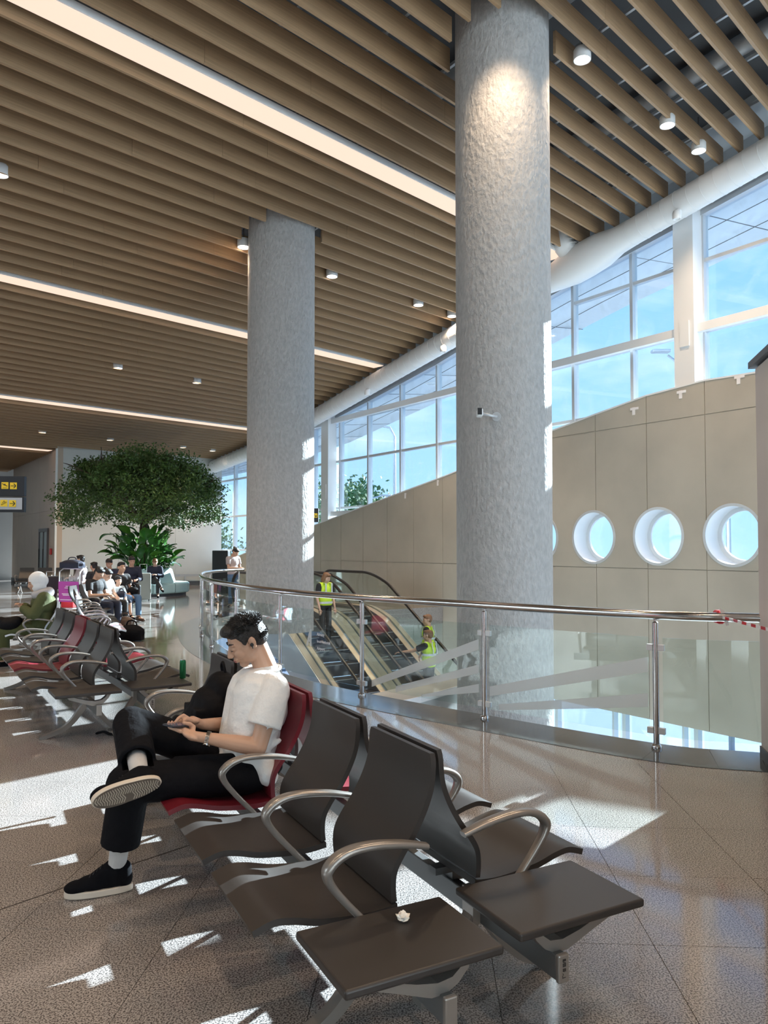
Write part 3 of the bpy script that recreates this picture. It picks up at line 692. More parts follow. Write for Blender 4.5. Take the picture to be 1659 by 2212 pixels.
# translucent frosting
m_ = bpy.data.materials.new('frosted film'); m_.use_nodes = True; n_ = m_.node_tree; n_.nodes.clear(); o_ = n_.nodes.new('ShaderNodeOutputMaterial'); a_ = n_.nodes.new('ShaderNodeBsdfTransparent'); b_ = n_.nodes.new('ShaderNodeBsdfDiffuse'); b_.inputs[0].default_value = (.72, .78, .82, 1)
x_ = n_.nodes.new('ShaderNodeMixShader'); x_.inputs[0].default_value = .80; n_.links.new(a_.outputs[0], x_.inputs[1]); n_.links.new(b_.outputs[0], x_.inputs[2]); n_.links.new(x_.outputs[0], o_.inputs[0]); M['etch_'] = m_
ip = [k for k, s in enumerate(S) if abs(s-s0) < .01][0]        # index of the post at x=2.23
P1 = panels[ip]; P2 = panels[ip+1]; P3 = panels[ip+2]
e0 = P1[1]+.06; e1 = P1[2]-.06
etched(P1[0], ((e0, .60, .72), (e1, .22, .31))); etched(P1[0], ((e0, .32, .43), (e1-.1, .105, .16)))
e0, e1 = P2[1]+.06, P2[2]-.06
etched(P2[0], ((e0, .64, .74), (e1-.1, .12, .19))); etched(P2[0], ((e0, .42, .5), (e0+1.05, .11, .17))); etched(P2[0], ((e0, .24, .32), (e0+.7, .105, .13)))
def glass_text(panel, txt, s, z, size):
    me = text_mesh(txt, size, .0005); p, d = at_len(RP, s); n_ = Vector((-d.y, d.x, 0)); X = -d
    if X.x < 0: X = -X
    o = link('etched_lettering', me, M['signwhite'], panel); Nn = X.cross(Z)
    o.matrix_local = frame_of(p-RO-Nn*(-1)*.006*0+n_*.006, X, Z, X.cross(Z)); o.location.z = z
def glass_A(panel, s, z, k=1.0):
    p, d = at_len(RP, s); n_ = Vector((-d.y, d.x, 0)); X = -d if -d.x > 0 else d
    Q = lambda x, y: p-RO+X*x*k+Z*(z+y*k)+n_*.006
    mb = MB(); mb.add([Q(0, 0), Q(.05, 0), Q(.16, .28), Q(.11, .28)], [(0, 1, 2, 3)]); mb.add([Q(.11, .28), Q(.16, .28), Q(.16, 0), Q(.11, 0)], [(0, 1, 2, 3)]); mb.add([Q(.05, .07), Q(.13, .07), Q(.13, .11), Q(.07, .11)], [(0, 1, 2, 3)])
    build(mb, 'etched_emblem', M['etch_'], panel)
sL = P3[2]-.50
glass_A(P3[0], P3[2]-.62, .45, .72); glass_text(P3[0], 'Almaty', P3[2]-.84, .585, .05); glass_text(P3[0], 'International', P3[2]-.84, .505, .05); glass_text(P3[0], 'Airport', P3[2]-.84, .425, .05)
# barrier tape tied to the handrail
tp = thing('barrier_tape', 'red and white barrier tape tied to the handrail near the partition', 'barrier tape', (2.62, 6.04, 1.06))
A = Vector((0, -.045, 0)); B = Vector((-.04, -1.1, -.015)); K = 14
for k in range(K):
    mb = MB(); a = A.lerp(B, k/K); b = A.lerp(B, (k+1)/K); tw = Vector((0, math.sin(k*.8), math.cos(k*.8)*.6+.5)).normalized(); mb.bar(a, b, .003, .022, tw); build(mb, 'tape_band', M['tapered' if k % 2 else 'tapewhite'], tp)
mb = MB(); mb.tube([(0, .045, 0), (0, .03, .04), (0, -.03, .042), (0, -.046, 0), (0, -.03, -.042), (0, .03, -.04), (0, .045, 0)], .014, 6, rx=2.2); build(mb, 'knot', M['tapered'], tp)
mb = MB(); mb.prism([(-.02, -.05, .07), (.02, -.05, .05), (.055, -.055, -.06), (.03, -.055, -.065)], (0, -.003, 0)); build(mb, 'loose_end', M['tapewhite'], tp)

# ================================================================== beam seating
def seat_meshes():
    """seat pan and backrest shells, centred on y, x = forward, z = up"""
    W = .48; NY = 9
    def shell(prof, th, dish=0, corner=0):
        mb = MB(); n = len(prof); T = []
        for i in range(n):
            a = Vector(prof[max(i-1, 0)]); b = Vector(prof[min(i+1, n-1)]); t = (b-a).normalized(); T.append(Vector((t.y, -t.x)))
        for side in (0, 1):
            for j in range(NY):
                y = -W/2+W*j/(NY-1)
                for i, (x, z) in enumerate(prof):
                    o = T[i]*th*side; d = dish*(1-(2*y/W)**4)*math.sin(math.pi*min(1, max(0, i/(n-1))))
                    yy = y
                    if corner and i >= n-2 and abs(y) > W/2-.001: yy = y*(1-.05*(1 if i == n-1 else .35))
                    mb.v.append((x+o.x, yy, z+o.y-d*(1 if not side else .6)))
        N = NY*n
        for j in range(NY-1):
            for i in range(n-1):
                a = j*n+i; mb.f.append((a, a+1, a+n+1, a+n)); mb.f.append((N+a, N+a+n, N+a+n+1, N+a+1))
        for i in range(n-1):
            mb.f.append((i, N+i, N+i+1, i+1)); a = (NY-1)*n+i; mb.f.append((a, a+1, N+a+1, N+a))
        for j in range(NY-1):
            a = j*n; mb.f.append((a, a+n, N+a+n, N+a)); a = j*n+n-1; mb.f.append((a, N+a, N+a+n, a+n))
        return mb
    def cr(P, k=5):
        return [(p.x, p.y) for p in catmull([(x, z, 0) for x, z in P], k)]
    pan = shell(cr([(-.005, .408), (.10, .400), (.26, .415), (.36, .440), (.43, .448), (.50, .428)]), .022, .012)
    back = shell(cr([(-.004, .415), (0, .46), (-.006, .51), (-.035, .56), (-.078, .617), (-.125, .70), (-.152, .78), (-.160, .885)]), .020, 0, 1)
    return pan.mesh('seat', True), back.mesh('backrest', True)
seat_me, back_me = seat_meshes()
for m_ in (seat_me, back_me): sharp(m_, 50)
def with_mat(me, m):
    c = me.copy(); c.materials.clear(); c.materials.append(m); return c
SEATM = {k: (with_mat(seat_me, M[k]), with_mat(back_me, M[k])) for k in ('seat', 'red', 'stripe', 'tealgrey')}
def arm_mesh():
    path = [(-.09, .600), (0, .622), (.10, .636), (.18, .636), (.235, .620), (.268, .592), (.272, .565), (.25, .525), (.20, .465), (.14, .40), (.08, .335)]
    w = [.020, .024, .026, .026, .026, .025, .022, .018, .016, .015, .015]; th = [.010, .012, .013, .013, .015, .016, .015, .013, .012, .012, .012]
    P = [(p.x, p.y) for p in catmull([(a, b, 0) for a, b in path], 4)]; mb = MB(); n = 10; L = len(P)
    for i, (x, z) in enumerate(P):
        a = Vector(P[max(i-1, 0)]); b = Vector(P[min(i+1, L-1)]); t = (b-a).normalized(); nn = Vector((-t.y, t.x)); u = i/(L-1)*(len(w)-1); ww = interp(u, list(range(len(w))), w); tt = interp(u, list(range(len(w))), th)
        for k in range(n):
            an = 2*math.pi*k/n; cy = math.copysign(abs(math.cos(an))**.7, math.cos(an))*ww; cz = math.copysign(abs(math.sin(an))**.7, math.sin(an))*tt
            mb.v.append((x+nn.x*cz, cy, z+nn.y*cz))
    for i in range(L-1):
        for k in range(n): a = i*n+k; b = i*n+(k+1) % n; mb.f.append((a, b, b+n, a+n))
    mb.f.append(tuple(range(n))); mb.f.append(tuple((L-1)*n+k for k in range(n))); m = mb.mesh('armrest', True); sharp(m, 60); m.materials.append(M['arm']); return m
arm_me = arm_mesh()
def leg_mesh():
    mb = MB()
    for path, w0, w1 in (([(.03, .30), (.10, .21), (.17, .12), (.26, .055), (.40, .012)], .055, .03), ([(.03, .28), (-.05, .17), (-.12, .08), (-.19, .012)], .05, .03)):
        P = [(p.x, p.y) for p in catmull([(a, b, 0) for a, b in path], 4)]; L = len(P); vs = []
        for i, (x, z) in enumerate(P):
            a = Vector(P[max(i-1, 0)]); b = Vector(P[min(i+1, L-1)]); t = (b-a).normalized(); nn = Vector((-t.y, t.x)); th = (w0+(w1-w0)*i/(L-1))/2
            for sy, sn in ((-.026, -1), (.026, -1), (.026, 1), (-.026, 1)): vs.append((x+nn.x*th*sn, sy, max(z+nn.y*th*sn, .0)))
        mb.add(vs, [(4*i+c, 4*i+(c+1) % 4, 4*i+4+(c+1) % 4, 4*i+4+c) for i in range(L-1) for c in range(4)]+[(3, 2, 1, 0), tuple(4*(L-1)+c for c in range(4))])
    mb.box((.40, 0, .012), (.06, .06, .024)); mb.box((-.19, 0, .012), (.06, .06, .024)); mb.box((.04, 0, .30), (.09, .07, .12)); m = mb.mesh('leg'); m.materials.append(M['arm']); return m
leg_me = leg_mesh()
def bracket_mesh():
    """forked cast bracket under the side table"""
    mb = MB(); w = .022
    out = [(-.075, .405), (-.045, .402), (-.03, .38), (0, .358), (.05, .352), (.12, .366), (.19, .388), (.235, .405), (.265, .405), (.25, .380), (.17, .352), (.09, .322), (.07, .315), (.02, .315), (-.02, .335), (-.055, .37)]
    mb.prism([(x, -w, z) for x, z in out], (0, 2*w, 0)); m = mb.mesh('table_bracket'); m.materials.append(M['arm']); return m
br_me = bracket_mesh()
mb = MB(); mb.box((0, 0, 0), (.515, .365, .028)); tab_me = mb.mesh('side_table'); tab_me.materials.append(M['seat'])
def logo_mesh():
    mb = MB(); y = .0
    def st(x0, z0, x1, z1, w=.0022): mb.bar((x0, 0, z0), (x1, 0, z1), .001, w, Vector((0, 1, 0))) if False else mb.prism([Vector((x0, 0, z0))+Vector((-(z1-z0), 0, x1-x0)).normalized()*w/2, Vector((x0, 0, z0))-Vector((-(z1-z0), 0, x1-x0)).normalized()*w/2, Vector((x1, 0, z1))-Vector((-(z1-z0), 0, x1-x0)).normalized()*w/2, Vector((x1, 0, z1))+Vector((-(z1-z0), 0, x1-x0)).normalized()*w/2], (0, .0006, 0))
    a, b = -.006, .006
    for z in (.030, .0275, .025, .017, .014, .011, .008, .001, -.002, -.005): st(a, z, b, z)
    st(b, .030, b, .024); st(a, .025, a+.004, .020); st(a+.003, .022, b, .019); st(b, .017, b, .008); st(b, .001, b, -.009); st(a, -.005, b-.004, -.008); st(a, -.012, a+.003, -.018); st(a, -.018, a, -.028); st(a, -.026, b, -.026)
    m = mb.mesh('embossed_mark'); m.materials.append(M['mark']); return m
logo_me = logo_mesh()
PITCH = .605
def bench(label, O, ang, sg, mats, group, table=True, nseat=5, off=0, tablemat=None):
    """ang: direction the seats face; sg=+1 when +s runs to the sitter's left (y+)"""
    t = thing('beam_seating', label, 'seating', O, ang, group)
    Y = lambda s: sg*(s+off)
    for k in range(nseat):
        mk = mats[k]; s = k*PITCH+.24; a, b = SEATM[mk]
        o = link('seat', a, None, t, (0, Y(s), 0)); p = link('backrest', b, None, t, (0, Y(s), 0))
        if mk == 'red': o['label'] = 'dark red seat'; p['label'] = 'dark red backrest'
        mbx = MB(); mbx.box((.0, 0, .362), (.16, .05, .026)); mbx.box((.02, 0, .335), (.05, .05, .04)); build(mbx, 'seat_mount', M['beam'], t, loc=(0.04, Y(s), 0))
    for k in range(nseat+1): link('armrest', arm_me, None, t, (0, Y(k*PITCH-.0625 if k else -.05), 0))
    s0_, s1_ = (-.40 if table else -.1), nseat*PITCH+.02
    mb = MB(); mb.box((.045, Y((s0_+s1_)/2), .28), (.038, s1_-s0_, .08)); build(mb, 'beam', M['beam'], t, bevel=.004)
    mb = MB(); mb.box((.045, Y(s0_-.008), .28), (.042, .018, .088)); cap = build(mb, 'beam_end_cap', M['arm'], t, bevel=.005)
    lm = link('embossed_mark', logo_me, None, cap, (.045, Y(s0_-.0175)-(0.0006 if sg < 0 else 0), .28), math.pi if sg < 0 else 0)
    for s in (.05, nseat*PITCH-.35): link('leg', leg_me, None, t, (0, Y(s), 0))
    if table:
        tb = link('side_table', tab_me if not tablemat else with_mat(tab_me, M[tablemat]), None, t, (.125, Y(-.245), .418)); bv = tb.modifiers.new('b', 'BEVEL'); bv.width = .008; bv.segments = 3
        link('table_bracket', br_me, None, t, (.02, Y(-.36), 0))
    return t
def row_frame(ang):
    a = R(ang); return Vector((math.cos(a), math.sin(a), 0)), Vector((-math.sin(a), math.cos(a), 0))   # v (rightwards), u (away)
def pair(O, ang, labL, labR, mL, mR, group, sep=.345, offR=.03, **k):
    v, u = row_frame(ang); O = Vector(O)
    L_ = bench(labL, O, R(ang)+math.pi, -1, mL, group, **k)
    R_ = bench(labR, O+v*sep, R(ang), 1, mR, group, off=offR, **k)
    return L_, R_
G = 'rows of beam seating'
bbr = ['seat', 'seat', 'red', 'seat', 'seat']
O1 = Vector((.04, 2.62, 0)); V1, U1 = row_frame(27.5)
pair(O1, 27.5, 'nearest seating row facing left, the one the man in the white T-shirt sits on', 'nearest seating row facing right toward the railing, back to back with the seated man', bbr, bbr, G)
O2 = Vector((-2.49, 6.66, 0)); V2, U2 = row_frame(32)
pair(O2, 32, 'second seating row facing left with an empty side table, middle seat dark red', 'second seating row facing right, with a green can on its side table', bbr, bbr, G)
O3 = Vector((-4.60, 10.5, 0)); V3, U3 = row_frame(23)
pair(O3, 23, 'third seating row facing left, with the person in the olive coat', 'third seating row facing right, empty, with striped seats', ['stripe', 'seat', 'stripe', 'seat', 'seat'], ['stripe', 'stripe', 'seat', 'seat', 'seat'], G, sep=.55)
O4 = Vector((-5.70, 14.3, 0)); V4, U4 = row_frame(8)
bench('fourth seating row facing right, where the family of four sits', O4, R(4), 1, ['seat', 'seat', 'stripe', 'seat', 'seat'], G, table=False)
bench('far empty bench row in front of the taupe wall at the left edge', Vector((-12.9, 27.2, 0)), R(-80), 1, ['seat', 'seat', 'seat', 'seat', 'seat'], G, table=False, nseat=4)

# ================================================================== escalators
esc_slope = .634
def esc_h(q, h0): return h0 if q > 9.55 else (h0+esc_slope*(q-8.85) if q < 8.4 else h0-.31*((9.55-q)/1.15)**1.7*.92)
def escalator(name_label, a, b):
    """balustrades at offsets a (wall side) and b (hall side)"""
    t = thing('escalator', name_label, 'escalator', facade(9, (a+b)/2), 0, 'escalators'); O = t.location.copy()
    Q = [11.2-.25*k for k in range(0, 46)]; Q = [q for q in Q if q > .3]
    for off, sd in ((a, -1), (b, 1)):
        pr = [facade(q, off, esc_h(q, .97))-O for q in Q]; end = facade(11.2, off)-O
        loop = [end+Z*.10+FA*.0, end+FA*.22+Z*.16, end+FA*.38+Z*.34, end+FA*.42+Z*.55, end+FA*.36+Z*.78, end+FA*.2+Z*.93]+pr
        mb = MB(); mb.tube(catmull(loop, 2), .036, 8); build(mb, 'handrail', M['rubber'], t, smooth=True)
        for i0 in range(0, len(Q)-1, 6):
            i1 = min(i0+6, len(Q)-1); mb = MB(); vs = []; fs = []
            for i in range(i0, i1+1):
                for dn, hz in ((-.005, .13), (.005, .13), (.005, .95), (-.005, .95)): vs.append(facade(Q[i], off+dn, esc_h(Q[i], hz))-O)
            n = i1-i0
            for i in range(n):
                for c in range(4): fs.append((4*i+c, 4*i+(c+1) % 4, 4*i+4+(c+1) % 4, 4*i+4+c))
            fs += [(3, 2, 1, 0), tuple(4*n+c for c in range(4))]; mb.add(vs, fs); build(mb, 'glass_balustrade', M['railglass'], t)
        for nm, d0, d1, h, m in (('inner_deck', sd*.03, sd*.15, .14, 'deck'), ('outer_deck', -sd*.03, -sd*.18, .15, 'beige')):
            mb = MB()
            for q0, q1 in zip(Q[:-1], Q[1:]):
                mb.prism([facade(q0, off+d0, esc_h(q0, h))-O, facade(q1, off+d0, esc_h(q1, h))-O, facade(q1, off+d1, esc_h(q1, h-.02))-O, facade(q0, off+d1, esc_h(q0, h-.02))-O], (0, 0, -.03 if nm == 'inner_deck' else -.05))
            build(mb, nm, M[m], t)
        mb = MB()
        for q0, q1 in zip(Q[:-1], Q[1:]): mb.prism([facade(q0, off+sd*.16, esc_h(q0, .12))-O, facade(q1, off+sd*.16, esc_h(q1, .12))-O, facade(q1, off+sd*.16, esc_h(q1, -.18))-O, facade(q0, off+sd*.16, esc_h(q0, -.18))-O], FN*sd*.01)
        build(mb, 'skirt', M['darktrim'], t)
        mb = MB()
        for q0, q1 in zip(Q[:-1], Q[1:]): mb.prism([facade(q0, off-sd*.18, esc_h(q0, .12))-O, facade(q1, off-sd*.18, esc_h(q1, .12))-O, facade(q1, off-sd*.18, esc_h(q1, -.75))-O, facade(q0, off-sd*.18, esc_h(q0, -.75))-O], FN*-sd*.02)
        build(mb, 'truss_cladding', M['alu'], t)
    c = (a+b)/2; wd = abs(a-b)-.34
    q = 9.6
    while q > .6:
        h = esc_h(q-.2, .0); mb = MB(); mb.box(facade(q-.2, c, h-.13)-O, (.39, wd, .24), (FA, FN, Z)); o = build(mb, 'step', M['step'], t)
        mb = MB(); mb.box(facade(q-.39, c, h-.008)-O, (.02, wd, .012), (FA, FN, Z)); build(mb, 'step_nosing', M['galv'], o); q -= .4
    mb = MB(); mb.box(facade(10.5, c, .006)-O, (1.9, wd+.6, .012), (FA, FN, Z)); build(mb, 'landing_plate', M['galv'], t)
    return t
escalator('right hand escalator next to the beige wall, with two workers in yellow vests on it', -2.9, -4.08)
escalator('left hand escalator nearer the railing, with the woman in a yellow vest', -4.42, -5.60)
mb = MB(); t = thing('notice_board', 'round pictogram safety notice on a stand between the two escalators', 'notice', facade(10.7, -4.3, 0))
mb.cyl((0, 0, .01), (0, 0, .55), .02); build(mb, 'post', M['galv'], t)
mb = MB(); mb.box((0, 0, .75), (.46, .02, .42)); build(mb, 'board', M['palewhite'], t)
for k, (x, z, c) in enumerate(((-.13, .85, 'redpaint'), (0, .86, 'signblue'), (.13, .85, 'redpaint'), (-.1, .70, 'redpaint'), (.05, .68, 'signblue'), (.15, .66, 'redpaint'))):
    mb = MB(); mb.tube([(x+.04*math.cos(u*math.pi/6), -.014, z+.04*math.sin(u*math.pi/6)) for u in range(13)], .007, 5); build(mb, 'pictogram', M[c], t)

# ================================================================== people
def head_prims(mb, hc, F, L_, U, s=1.0, ear=True):
    P = lambda x, y, z: hc+F*x*s+L_*y*s+U*z*s; ax = (F, L_, U)
    e = lambda c, r: mb.ell(P(*c), [k*s for k in r], ax)
    e((-.014, 0, .030), (.096, .076, .084)); e((.026, 0, -.012), (.068, .066, .080)); e((.030, 0, -.055), (.052, .053, .050)); e((.060, 0, -.092), (.026, .028, .020))
    e((.012, .03, -.07), (.045, .028, .030)); e((.012, -.03, -.07), (.045, .028, .030))
    mb.capsule(P(.086, 0, .008), P(.108, 0, -.027), .009*s, .0115*s, 8); e((.101, .010, -.032), (.010, .008, .007)); e((.101, -.010, -.032), (.010, .008, .007))
    e((.088, 0, -.056), (.012, .023, .006)); e((.086, 0, -.067), (.012, .020, .007)); e((.083, 0, -.048), (.012, .018, .009))
    for y in (1, -1):
        mb.capsule(P(.080, .012*y, .020), P(.072, .046*y, .022), .0085*s, .007*s, 8); e((.060, .038*y, -.030), (.026, .024, .026)); e((.077, .030*y, .000), (.010, .016, .009))
        if ear: e((-.010, .077*y, -.008), (.017, .008, .031)); e((-.016, .083*y, .000), (.013, .006, .024))
def figure(name, label, loc, rz, J, cloth, s=1.0, group=None, voxel=.011, hair='hair', hairstyle='short', skin='skin', sleeve='short', legs='trouser', shoes='suede', extra=None):
    """J: joints in the local frame (x forward, y left, z up) in metres"""
    t = thing('person', label, 'person', loc, rz, group); V = lambda k: Vector(J[k])*s
    hc, nk, ch, pe = V('head'), V('neck'), V('chest'), V('pelvis')
    F = Vector(J.get('face', (1, 0, 0))).normalized(); L_ = Z.cross(F).normalized(); U = F.cross(L_).normalized()
    mb = MB(); head_prims(mb, hc, F, L_, U, s)
    mb.capsule(hc-U*.06*s-F*.02*s, nk, .052*s, .058*s); tdir = (nk-pe).normalized()
    side = (V('shL')-V('shR')).normalized(); fw = side.cross(tdir).normalized()
    mb.ell((ch+nk)/2-tdir*.03*s, (.10*s, .155*s, .15*s), (fw, side, tdir)); mb.ell((ch*.4+pe*.6), (.09*s, .13*s, .17*s), (fw, side, tdir)); mb.ell(pe, (.10*s, .15*s, .09*s), (fw, side, tdir))
    for q in 'LR':
        sh, el, wr = V('sh'+q), V('el'+q), V('wr'+q); mb.capsule(sh, el, .047*s, .036*s); mb.capsule(el, wr, .037*s, .025*s)
        hd = (V('hand'+q)-wr) if 'hand'+q in J else (wr-el); hd = hd.normalized(); hs = hd.cross(Z).normalized() if abs(hd.z) < .95 else Vector((0, 1, 0)); hu = hs.cross(hd)
        mb.ell(wr+hd*.045*s, (.048*s, .036*s, .016*s), (hd, hs, hu)); sg = 1 if q == 'L' else -1
        hp, kn, an = V('hip'+q), V('kn'+q), V('an'+q); mb.capsule(hp, kn, .075*s, .05*s); mb.capsule(kn, an, .052*s, .036*s)
        to = V('toe'+q) if 'toe'+q in J else an+Vector((.16, 0, -.05))*s; mb.capsule(an, to, .036*s, .028*s)
    me = remesh(mb, voxel, 2); bmb = MB()
    for q in 'LR':
        el, wr = V('el'+q), V('wr'+q); hd = (V('hand'+q)-wr) if 'hand'+q in J else (wr-el); hd = hd.normalized(); hs = hd.cross(Z).normalized() if abs(hd.z) < .95 else Vector((0, 1, 0)); hu = hs.cross(hd)
        for k, (o, ln) in enumerate(((-.024, .07), (-.008, .08), (.008, .076), (.024, .06))):
            a = wr+hd*.08*s+hs*o*s; b = a+hd*ln*.55*s-hu*.012*s; c = b+hd*ln*.3*s-hu*.03*s; bmb.tube([a, b, c], [.0085*s, .008*s, .006*s], 6)
        th = wr+hd*.03*s+hs*.03*s*(1 if q == 'L' else -1); bmb.tube([th, th+hd*.03*s+hs*.018*s*(1 if q == 'L' else -1), th+hd*.055*s+hs*.018*s*(1 if q == 'L' else -1)], [.010*s, .0095*s, .007*s], 6)
    bm = bmesh.new(); bm.from_mesh(me); fm = bmb.mesh('f', True); bm.from_mesh(fm); bm.to_mesh(me); bm.free(); bpy.data.meshes.remove(fm)
    link('body', me, M[skin], t)
    # upper garment
    mb = MB(); k = 1.13 if cloth['top'] not in ('olive',) else 1.45
    mb.ell((ch+nk)/2-tdir*.05*s, (.115*s*k, .165*s*k, .155*s), (fw, side, tdir)); mb.ell((ch*.45+pe*.55)+tdir*.02*s, (.105*s*k, .145*s*k, .20*s), (fw, side, tdir)); mb.ell(pe+tdir*.05*s, (.115*s*k, .155*s*k, .10*s), (fw, side, tdir))
    mb.capsule(V('shL'), V('shR'), .062*s*k, .062*s*k)
    for q in 'LR':
        sh, el, wr = V('sh'+q), V('el'+q), V('wr'+q)
        if sleeve == 'short': mb.capsule(sh, sh.lerp(el, .62), .064*s*k, .060*s*k, flat1=True)
        else: mb.capsule(sh, el, .062*s*k, .052*s*k); mb.capsule(el, el.lerp(wr, .9), .052*s*k, .040*s*k, flat1=True)
    link('top', remesh(mb, voxel*.9, 3), M[cloth['top']], t)
    mb = MB(); mb.ell(pe, (.125*s, .165*s, .10*s), (fw, side, tdir)); lk = cloth.get('legr', 1)
    for q in 'LR':
        hp, kn, an = V('hip'+q), V('kn'+q), V('an'+q); mb.capsule(hp, kn, .088*s*lk, .066*s*lk)
        if legs == 'trouser': mb.capsule(kn, an.lerp(kn, .12), .066*s*lk, .058*s*lk, flat1=True)
        else: mb.capsule(hp.lerp(kn, .8), kn.lerp(an, .05), .066*s*lk, .066*s*lk)
    link('trousers', remesh(mb, voxel*.9, 3), M[cloth['legs']], t)
    for q in 'LR':
        an = V('an'+q); to = V('toe'+q) if 'toe'+q in J else an+Vector((.17, 0, -.05))*s; fd = (to-an); fd.normalize(); mb = MB(); hl = an-fd*.05*s
        mb.capsule(hl-Z*.035*s, to, .042*s, .035*s); mb.ell(an-Z*.0*s, (.055*s, .042*s, .05*s)); link('shoe', remesh(mb, voxel*.9, 2), M[shoes], t)
    # hair
    mb = MB(); P = lambda x, y, z: hc+F*x*s+L_*y*s+U*z*s; ax = (F, L_, U); e = lambda c, r: mb.ell(P(*c), [q*s for q in r], ax)
    if hairstyle in ('short', 'cap', 'long', 'bun'):
        e((-.022, 0, .048), (.100, .083, .080)); e((-.050, 0, .005), (.066, .080, .075)); e((.045, 0, .088), (.045, .062, .030))
    if hairstyle == 'long': e((-.055, 0, -.05), (.06, .088, .10)); e((-.01, .07, -.03), (.05, .022, .09)); e((-.01, -.07, -.03), (.05, .022, .09))
    if hairstyle == 'bun': e((-.11, 0, .07), (.042, .042, .042))
    if hairstyle != 'none': link('hair', remesh(mb, voxel*.7, 2), M[hair], t)
    if hairstyle == 'cap':
        mb = MB(); e((-.01, 0, .075), (.100, .086, .066)); mb.ell(P(.10, 0, .068), (.06*s, .062*s, .010*s), ax); link('cap', remesh(mb, voxel*.7, 1), M['black'], t)
    for y in (1, -1):
        mb = MB(); mb.ell(P(.083, .031*y, .004), (.006*s, .012*s, .005*s), ax, 8, 6); link('eye', mb.mesh('eye', True), M['black'], t)
        mb = MB(); mb.capsule(P(.088, .016*y, .026), P(.078, .047*y, .027), .0035*s, .003*s, 6); link('eyebrow', mb.mesh('eyebrow', True), M[hair if hairstyle != 'none' else 'hair'], t)
    return t
def sit(**k):
    J = dict(pelvis=(.02, 0, .50), chest=(-.03, 0, .78), neck=(-.01, 0, .99), head=(.03, 0, 1.12), shL=(-.02, .17, .92), shR=(-.02, -.17, .92), elL=(.05, .22, .67), elR=(.05, -.22, .67), wrL=(.27, .10, .66), wrR=(.27, -.10, .66),
             hipL=(.04, .09, .50), hipR=(.04, -.09, .50), knL=(.45, .11, .50), knR=(.45, -.11, .50), anL=(.46, .11, .08), anR=(.46, -.11, .08), toeL=(.62, .12, .035), toeR=(.62, -.12, .035)); J.update(k); return J
def stand(**k):
    J = dict(pelvis=(0, 0, .93), chest=(0, 0, 1.22), neck=(-.01, 0, 1.44), head=(.02, 0, 1.58), shL=(0, .18, 1.38), shR=(0, -.18, 1.38), elL=(0, .24, 1.10), elR=(0, -.24, 1.10), wrL=(.08, .23, .86), wrR=(.08, -.23, .86),
             hipL=(0, .09, .90), hipR=(0, -.09, .90), knL=(.02, .10, .49), knR=(.02, -.10, .49), anL=(0, .10, .08), anR=(0, -.10, .08), toeL=(.15, .11, .035), toeR=(.15, -.11, .035)); J.update(k); return J
lookdown = (.80, 0, -.55)
# --- family on the fourth row
def on4(s, f=.12): return O4+Vector((math.cos(R(4)), math.sin(R(4)), 0))*(f-.02)+Vector((-math.sin(R(4)), math.cos(R(4)), 0))*s
A4 = R(4)
figure('p', 'man in black T-shirt and navy trousers looking at his phone in the far family', on4(.85), R(-22), sit(face=lookdown, head=(.07, 0, 1.10), wrL=(.30, .05, .68), wrR=(.30, -.06, .68)), dict(top='darktee', legs='navy'), s=1.0)
figure('p', 'woman in an off white blouse seated between the man in black and the boy', on4(1.46), R(-25), sit(face=lookdown, head=(.06, 0, 1.08), wrL=(.32, .02, .62), wrR=(.30, -.12, .62)), dict(top='palewhite', legs='black'), s=.97, hairstyle='bun', skin='skin2')
figure('p', 'young boy in a light blue shirt and shorts beside the man in jeans', on4(2.02, .22), R(-30), sit(face=(.9, -.35, -.02), wrL=(.3, .03, .55), wrR=(.3, -.06, .55), knL=(.36, .08, .58), knR=(.36, -.08, .58), anL=(.42, .08, .2), anR=(.42, -.08, .2), toeL=(.56, .08, .14), toeR=(.56, -.08, .14)), dict(top='khaki', legs='navy', legr=.85), s=.80, legs='shorts')
figure('p', 'man in a black polo shirt and blue jeans at the far end of the family', on4(2.62), R(-35), sit(face=(.9, -.2, .05), wrL=(.30, .0, .58), wrR=(.33, -.05, .56)), dict(top='darktee', legs='jeans'), s=1.04, shoes='brownshoe')
# --- person in olive coat on third row, facing left
pl = O3-V3*.05+U3*.24-Z*.04; 
ow = figure('p', 'person in an olive green coat with a white headscarf and a grey neck pillow', pl, R(23)+math.pi, sit(head=(.09, 0, 1.13), face=(.9, .3, -.35), wrL=(.25, .05, .80), wrR=(.25, -.04, .82), elL=(.10, .25, .70), elR=(.10, -.25, .70), handL=(.30, -.05, .86), handR=(.30, .05, .86), knL=(.48, .12, .48), knR=(.48, -.12, .48)), dict(top='olive', legs='olive', legr=1.3), sleeve='long', hairstyle='none', s=1.03, voxel=.012)
mb = MB(); hc = Vector((.09, 0, 1.13))*1.03; mb.ell(hc+Vector((-.03, 0, .025)), (.125, .105, .125)); mb.ell(hc+Vector((-.045, 0, -.06)), (.10, .11, .09)); mb.ell(hc+Vector((-.12, 0, .02)), (.05, .07, .07)); link('headscarf', remesh(mb, .010, 3), M['scarf'], ow)
mb = MB(); c = Vector((.03, 0, 1.0)); mb.tube([c+Vector((math.cos(a)*.11, math.sin(a)*.12, -.02*math.cos(a))) for a in [R(40+k*28) for k in range(11)]], [.05, .06, .068, .072, .075, .078, .075, .072, .068, .06, .05], 12); link('neck_pillow', remesh(mb, .010, 4), M['pillow'], ow)
